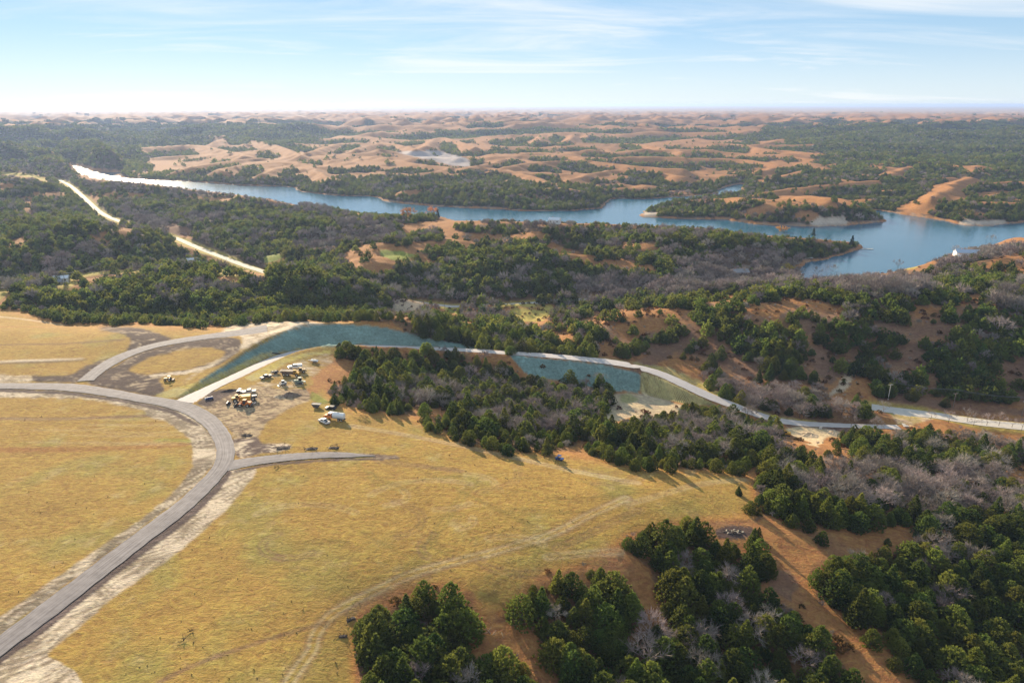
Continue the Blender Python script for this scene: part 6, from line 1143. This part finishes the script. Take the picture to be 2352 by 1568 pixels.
house(c4([(1490,835)])[0], 'white lake house half hidden by conifers on the near shore', 12, 8, 4, wallw, roofw, -.3, 1.0); house(c5([(1960,1062)])[0], 'long lake house with pale blue roof on the right shore', 20, 9, 4, wallw, mat('blue_metal_roof', (.35,.42,.52), .35), -.2, 1.5); house(c5([(1930,1085)])[0], 'white garage below the pale blue roofed lake house', 9, 7, 3.2, wallw, roofw, -.1, 1.0); house(c5([(430,1190)])[0], 'grey roofed house among the lavender trees', 16, 9, 3.6, wallt, roofg, .1, 1.5)
def dock(uv, label, l, w, yaw, slips=0):
    x, y = on_z(uv[0], uv[1], LAKE_Z); e = bpy.data.objects.new('dock', None); COL.objects.link(e); e.location = (x, y, LAKE_Z); e.rotation_euler = (0, 0, yaw); tag(e, label, 'dock')
    for k in range(int(l / .9)): part(e, 'plank', MB().box((-l / 2 + .45 + .9 * k, 0, .62), (.84, w, .08)), wood)
    for s in (-1, 1):
        for q in range(4): part(e, 'pile', MB().cyl((-l / 2 + l * q / 3, s * w * .45, -1.5), (-l / 2 + l * q / 3, s * w * .45, 1.0), .12, 6), wood)
    for q in range(slips): part(e, 'boat_lift', MB().box((-l / 3 + q * 4.2, w * .5 + 2.2, 1.2), (3.0, 3.8, .3), taper=.85).box((-l / 3 + q * 4.2, w * .5 + 2.2, 2.6), (3.2, 4.0, .12)), WH)
dock(c5([(1295,1005)])[0], 'pale dock at the tip of the wooded lake point', 14, 2.2, .0); dock(c5([(900,1083)])[0], 'dock with boat lifts inside the shaded bay', 22, 2.2, .25, 4); dock(c4([(100,764)])[0], 'dock jutting from the left end of the near shore', 14, 2.4, .1); dock(c4([(640,795)])[0], 'dock by the lakeside lawn and orange tree', 12, 2.2, -.2, 1)
POLE = mat('weathered_pole', (.20,.155,.12), .9, var=.15); WIRE = mat('wire', (.10,.10,.11), .5, .3, var=0)
def pole(uv, label, h=11.0, yaw=0.0, m=POLE):
    x, y = hit(*uv); e = bpy.data.objects.new('utility_pole', None); COL.objects.link(e); e.location = (x, y, float(zat(x, y))); e.rotation_euler = (0, 0, yaw); tag(e, label, 'utility pole')
    part(e, 'post', MB().cyl((0, 0, -1), (0, 0, h), .2, 8, .14), m); ca = part(e, 'crossarm', MB().box((0, 0, h - .7), (2.6, .14, .16)), m)
    for q in (-1.15, 0, 1.15): part(ca, 'insulator', MB().cyl((q, 0, h - .62), (q, 0, h - .3), .07, 6), WH)
    return e
def wires(a, b, label, sag=1.6):
    e = bpy.data.objects.new('power_line', None); COL.objects.link(e); tag(e, label, 'power line'); bpy.context.view_layer.update()
    for q in (-1.15, 0, 1.15):
        A = a.matrix_world @ Vector((q, 0, 10.7)); B = b.matrix_world @ Vector((q, 0, 10.7)); mb = MB(); prev = A
        for k in range(1, 13):
            t = k / 12; p = A.lerp(B, t) - Vector((0, 0, 4 * sag * t * (1 - t))); mb.cyl(prev, p, .045, 4); prev = p
        part(e, 'wire', mb, WIRE)
pl = [pole((70,678), 'wooden power pole at the far left woods edge'), pole((152,660), 'wooden power pole on the golden strip', yaw=.3), pole((234,632), 'wooden power pole at the right end of the golden strip', yaw=.3)]
wires(pl[0], pl[1], 'power line spans left of the golden strip'); wires(pl[1], pl[2], 'power line spans over the golden strip')
pc = [pole((815,664), 'wooden power pole on the ridge right of the highway', yaw=.6), pole((927,699), 'wooden power pole on the tan plot in the valley', yaw=.6), pole((1022,715), 'wooden power pole between the tan plot and the meadow', yaw=.4)]
wires(pc[0], pc[1], 'power line dropping from the ridge to the tan plot', 3.0); wires(pc[1], pc[2], 'power line right of the tan plot')
pr_ = [pole(c7([(1108,150)])[0], 'pale power pole above the concrete apron', 9.5, .2, mat('pale_pole', (.5,.47,.42), .8)), pole(c7([(1700,225)])[0], 'power pole behind the round cedar above the county road', 9, .2), pole(c7([(2330,300)])[0], 'power pole at the right frame edge above the county road', 9, .2)]
wires(pr_[0], pr_[1], 'power line along the right hillside foot, left span', 1.0); wires(pr_[1], pr_[2], 'power line along the right hillside foot, right span', 1.0)
# ------------------------------------------------------------------ haze: the autumn air over the whole valley
def make_haze():
    me = bpy.data.meshes.new('haze'); bm = bmesh.new(); bmesh.ops.create_cube(bm, size=1.0); bm.to_mesh(me); bm.free()
    h = bpy.data.objects.new('haze', me); COL.objects.link(h)
    z0 = float(Z.min()) - 1.5; z1 = max(float(Z.max()) + 12, HC + 12)
    h.scale = (88000, 88000, z1 - z0); h.location = (0, 0, (z0 + z1) / 2)
    m = bpy.data.materials.new('haze'); m.use_nodes = True; t = m.node_tree; t.nodes.clear()
    v = N(t, 'ShaderNodeVolumePrincipled'); v.inputs['Color'].default_value = (.48,.63,.97,1); v.inputs['Density'].default_value = HAZE_D; v.inputs['Anisotropy'].default_value = .3
    o = N(t, 'ShaderNodeOutputMaterial'); L(t, v.outputs[0], o.inputs['Volume']); me.materials.append(m)
    tag(h, 'thin blue haze lying over the valley and far hills', 'haze', kind='stuff')
HAZE_D = 6.4e-5
make_haze()
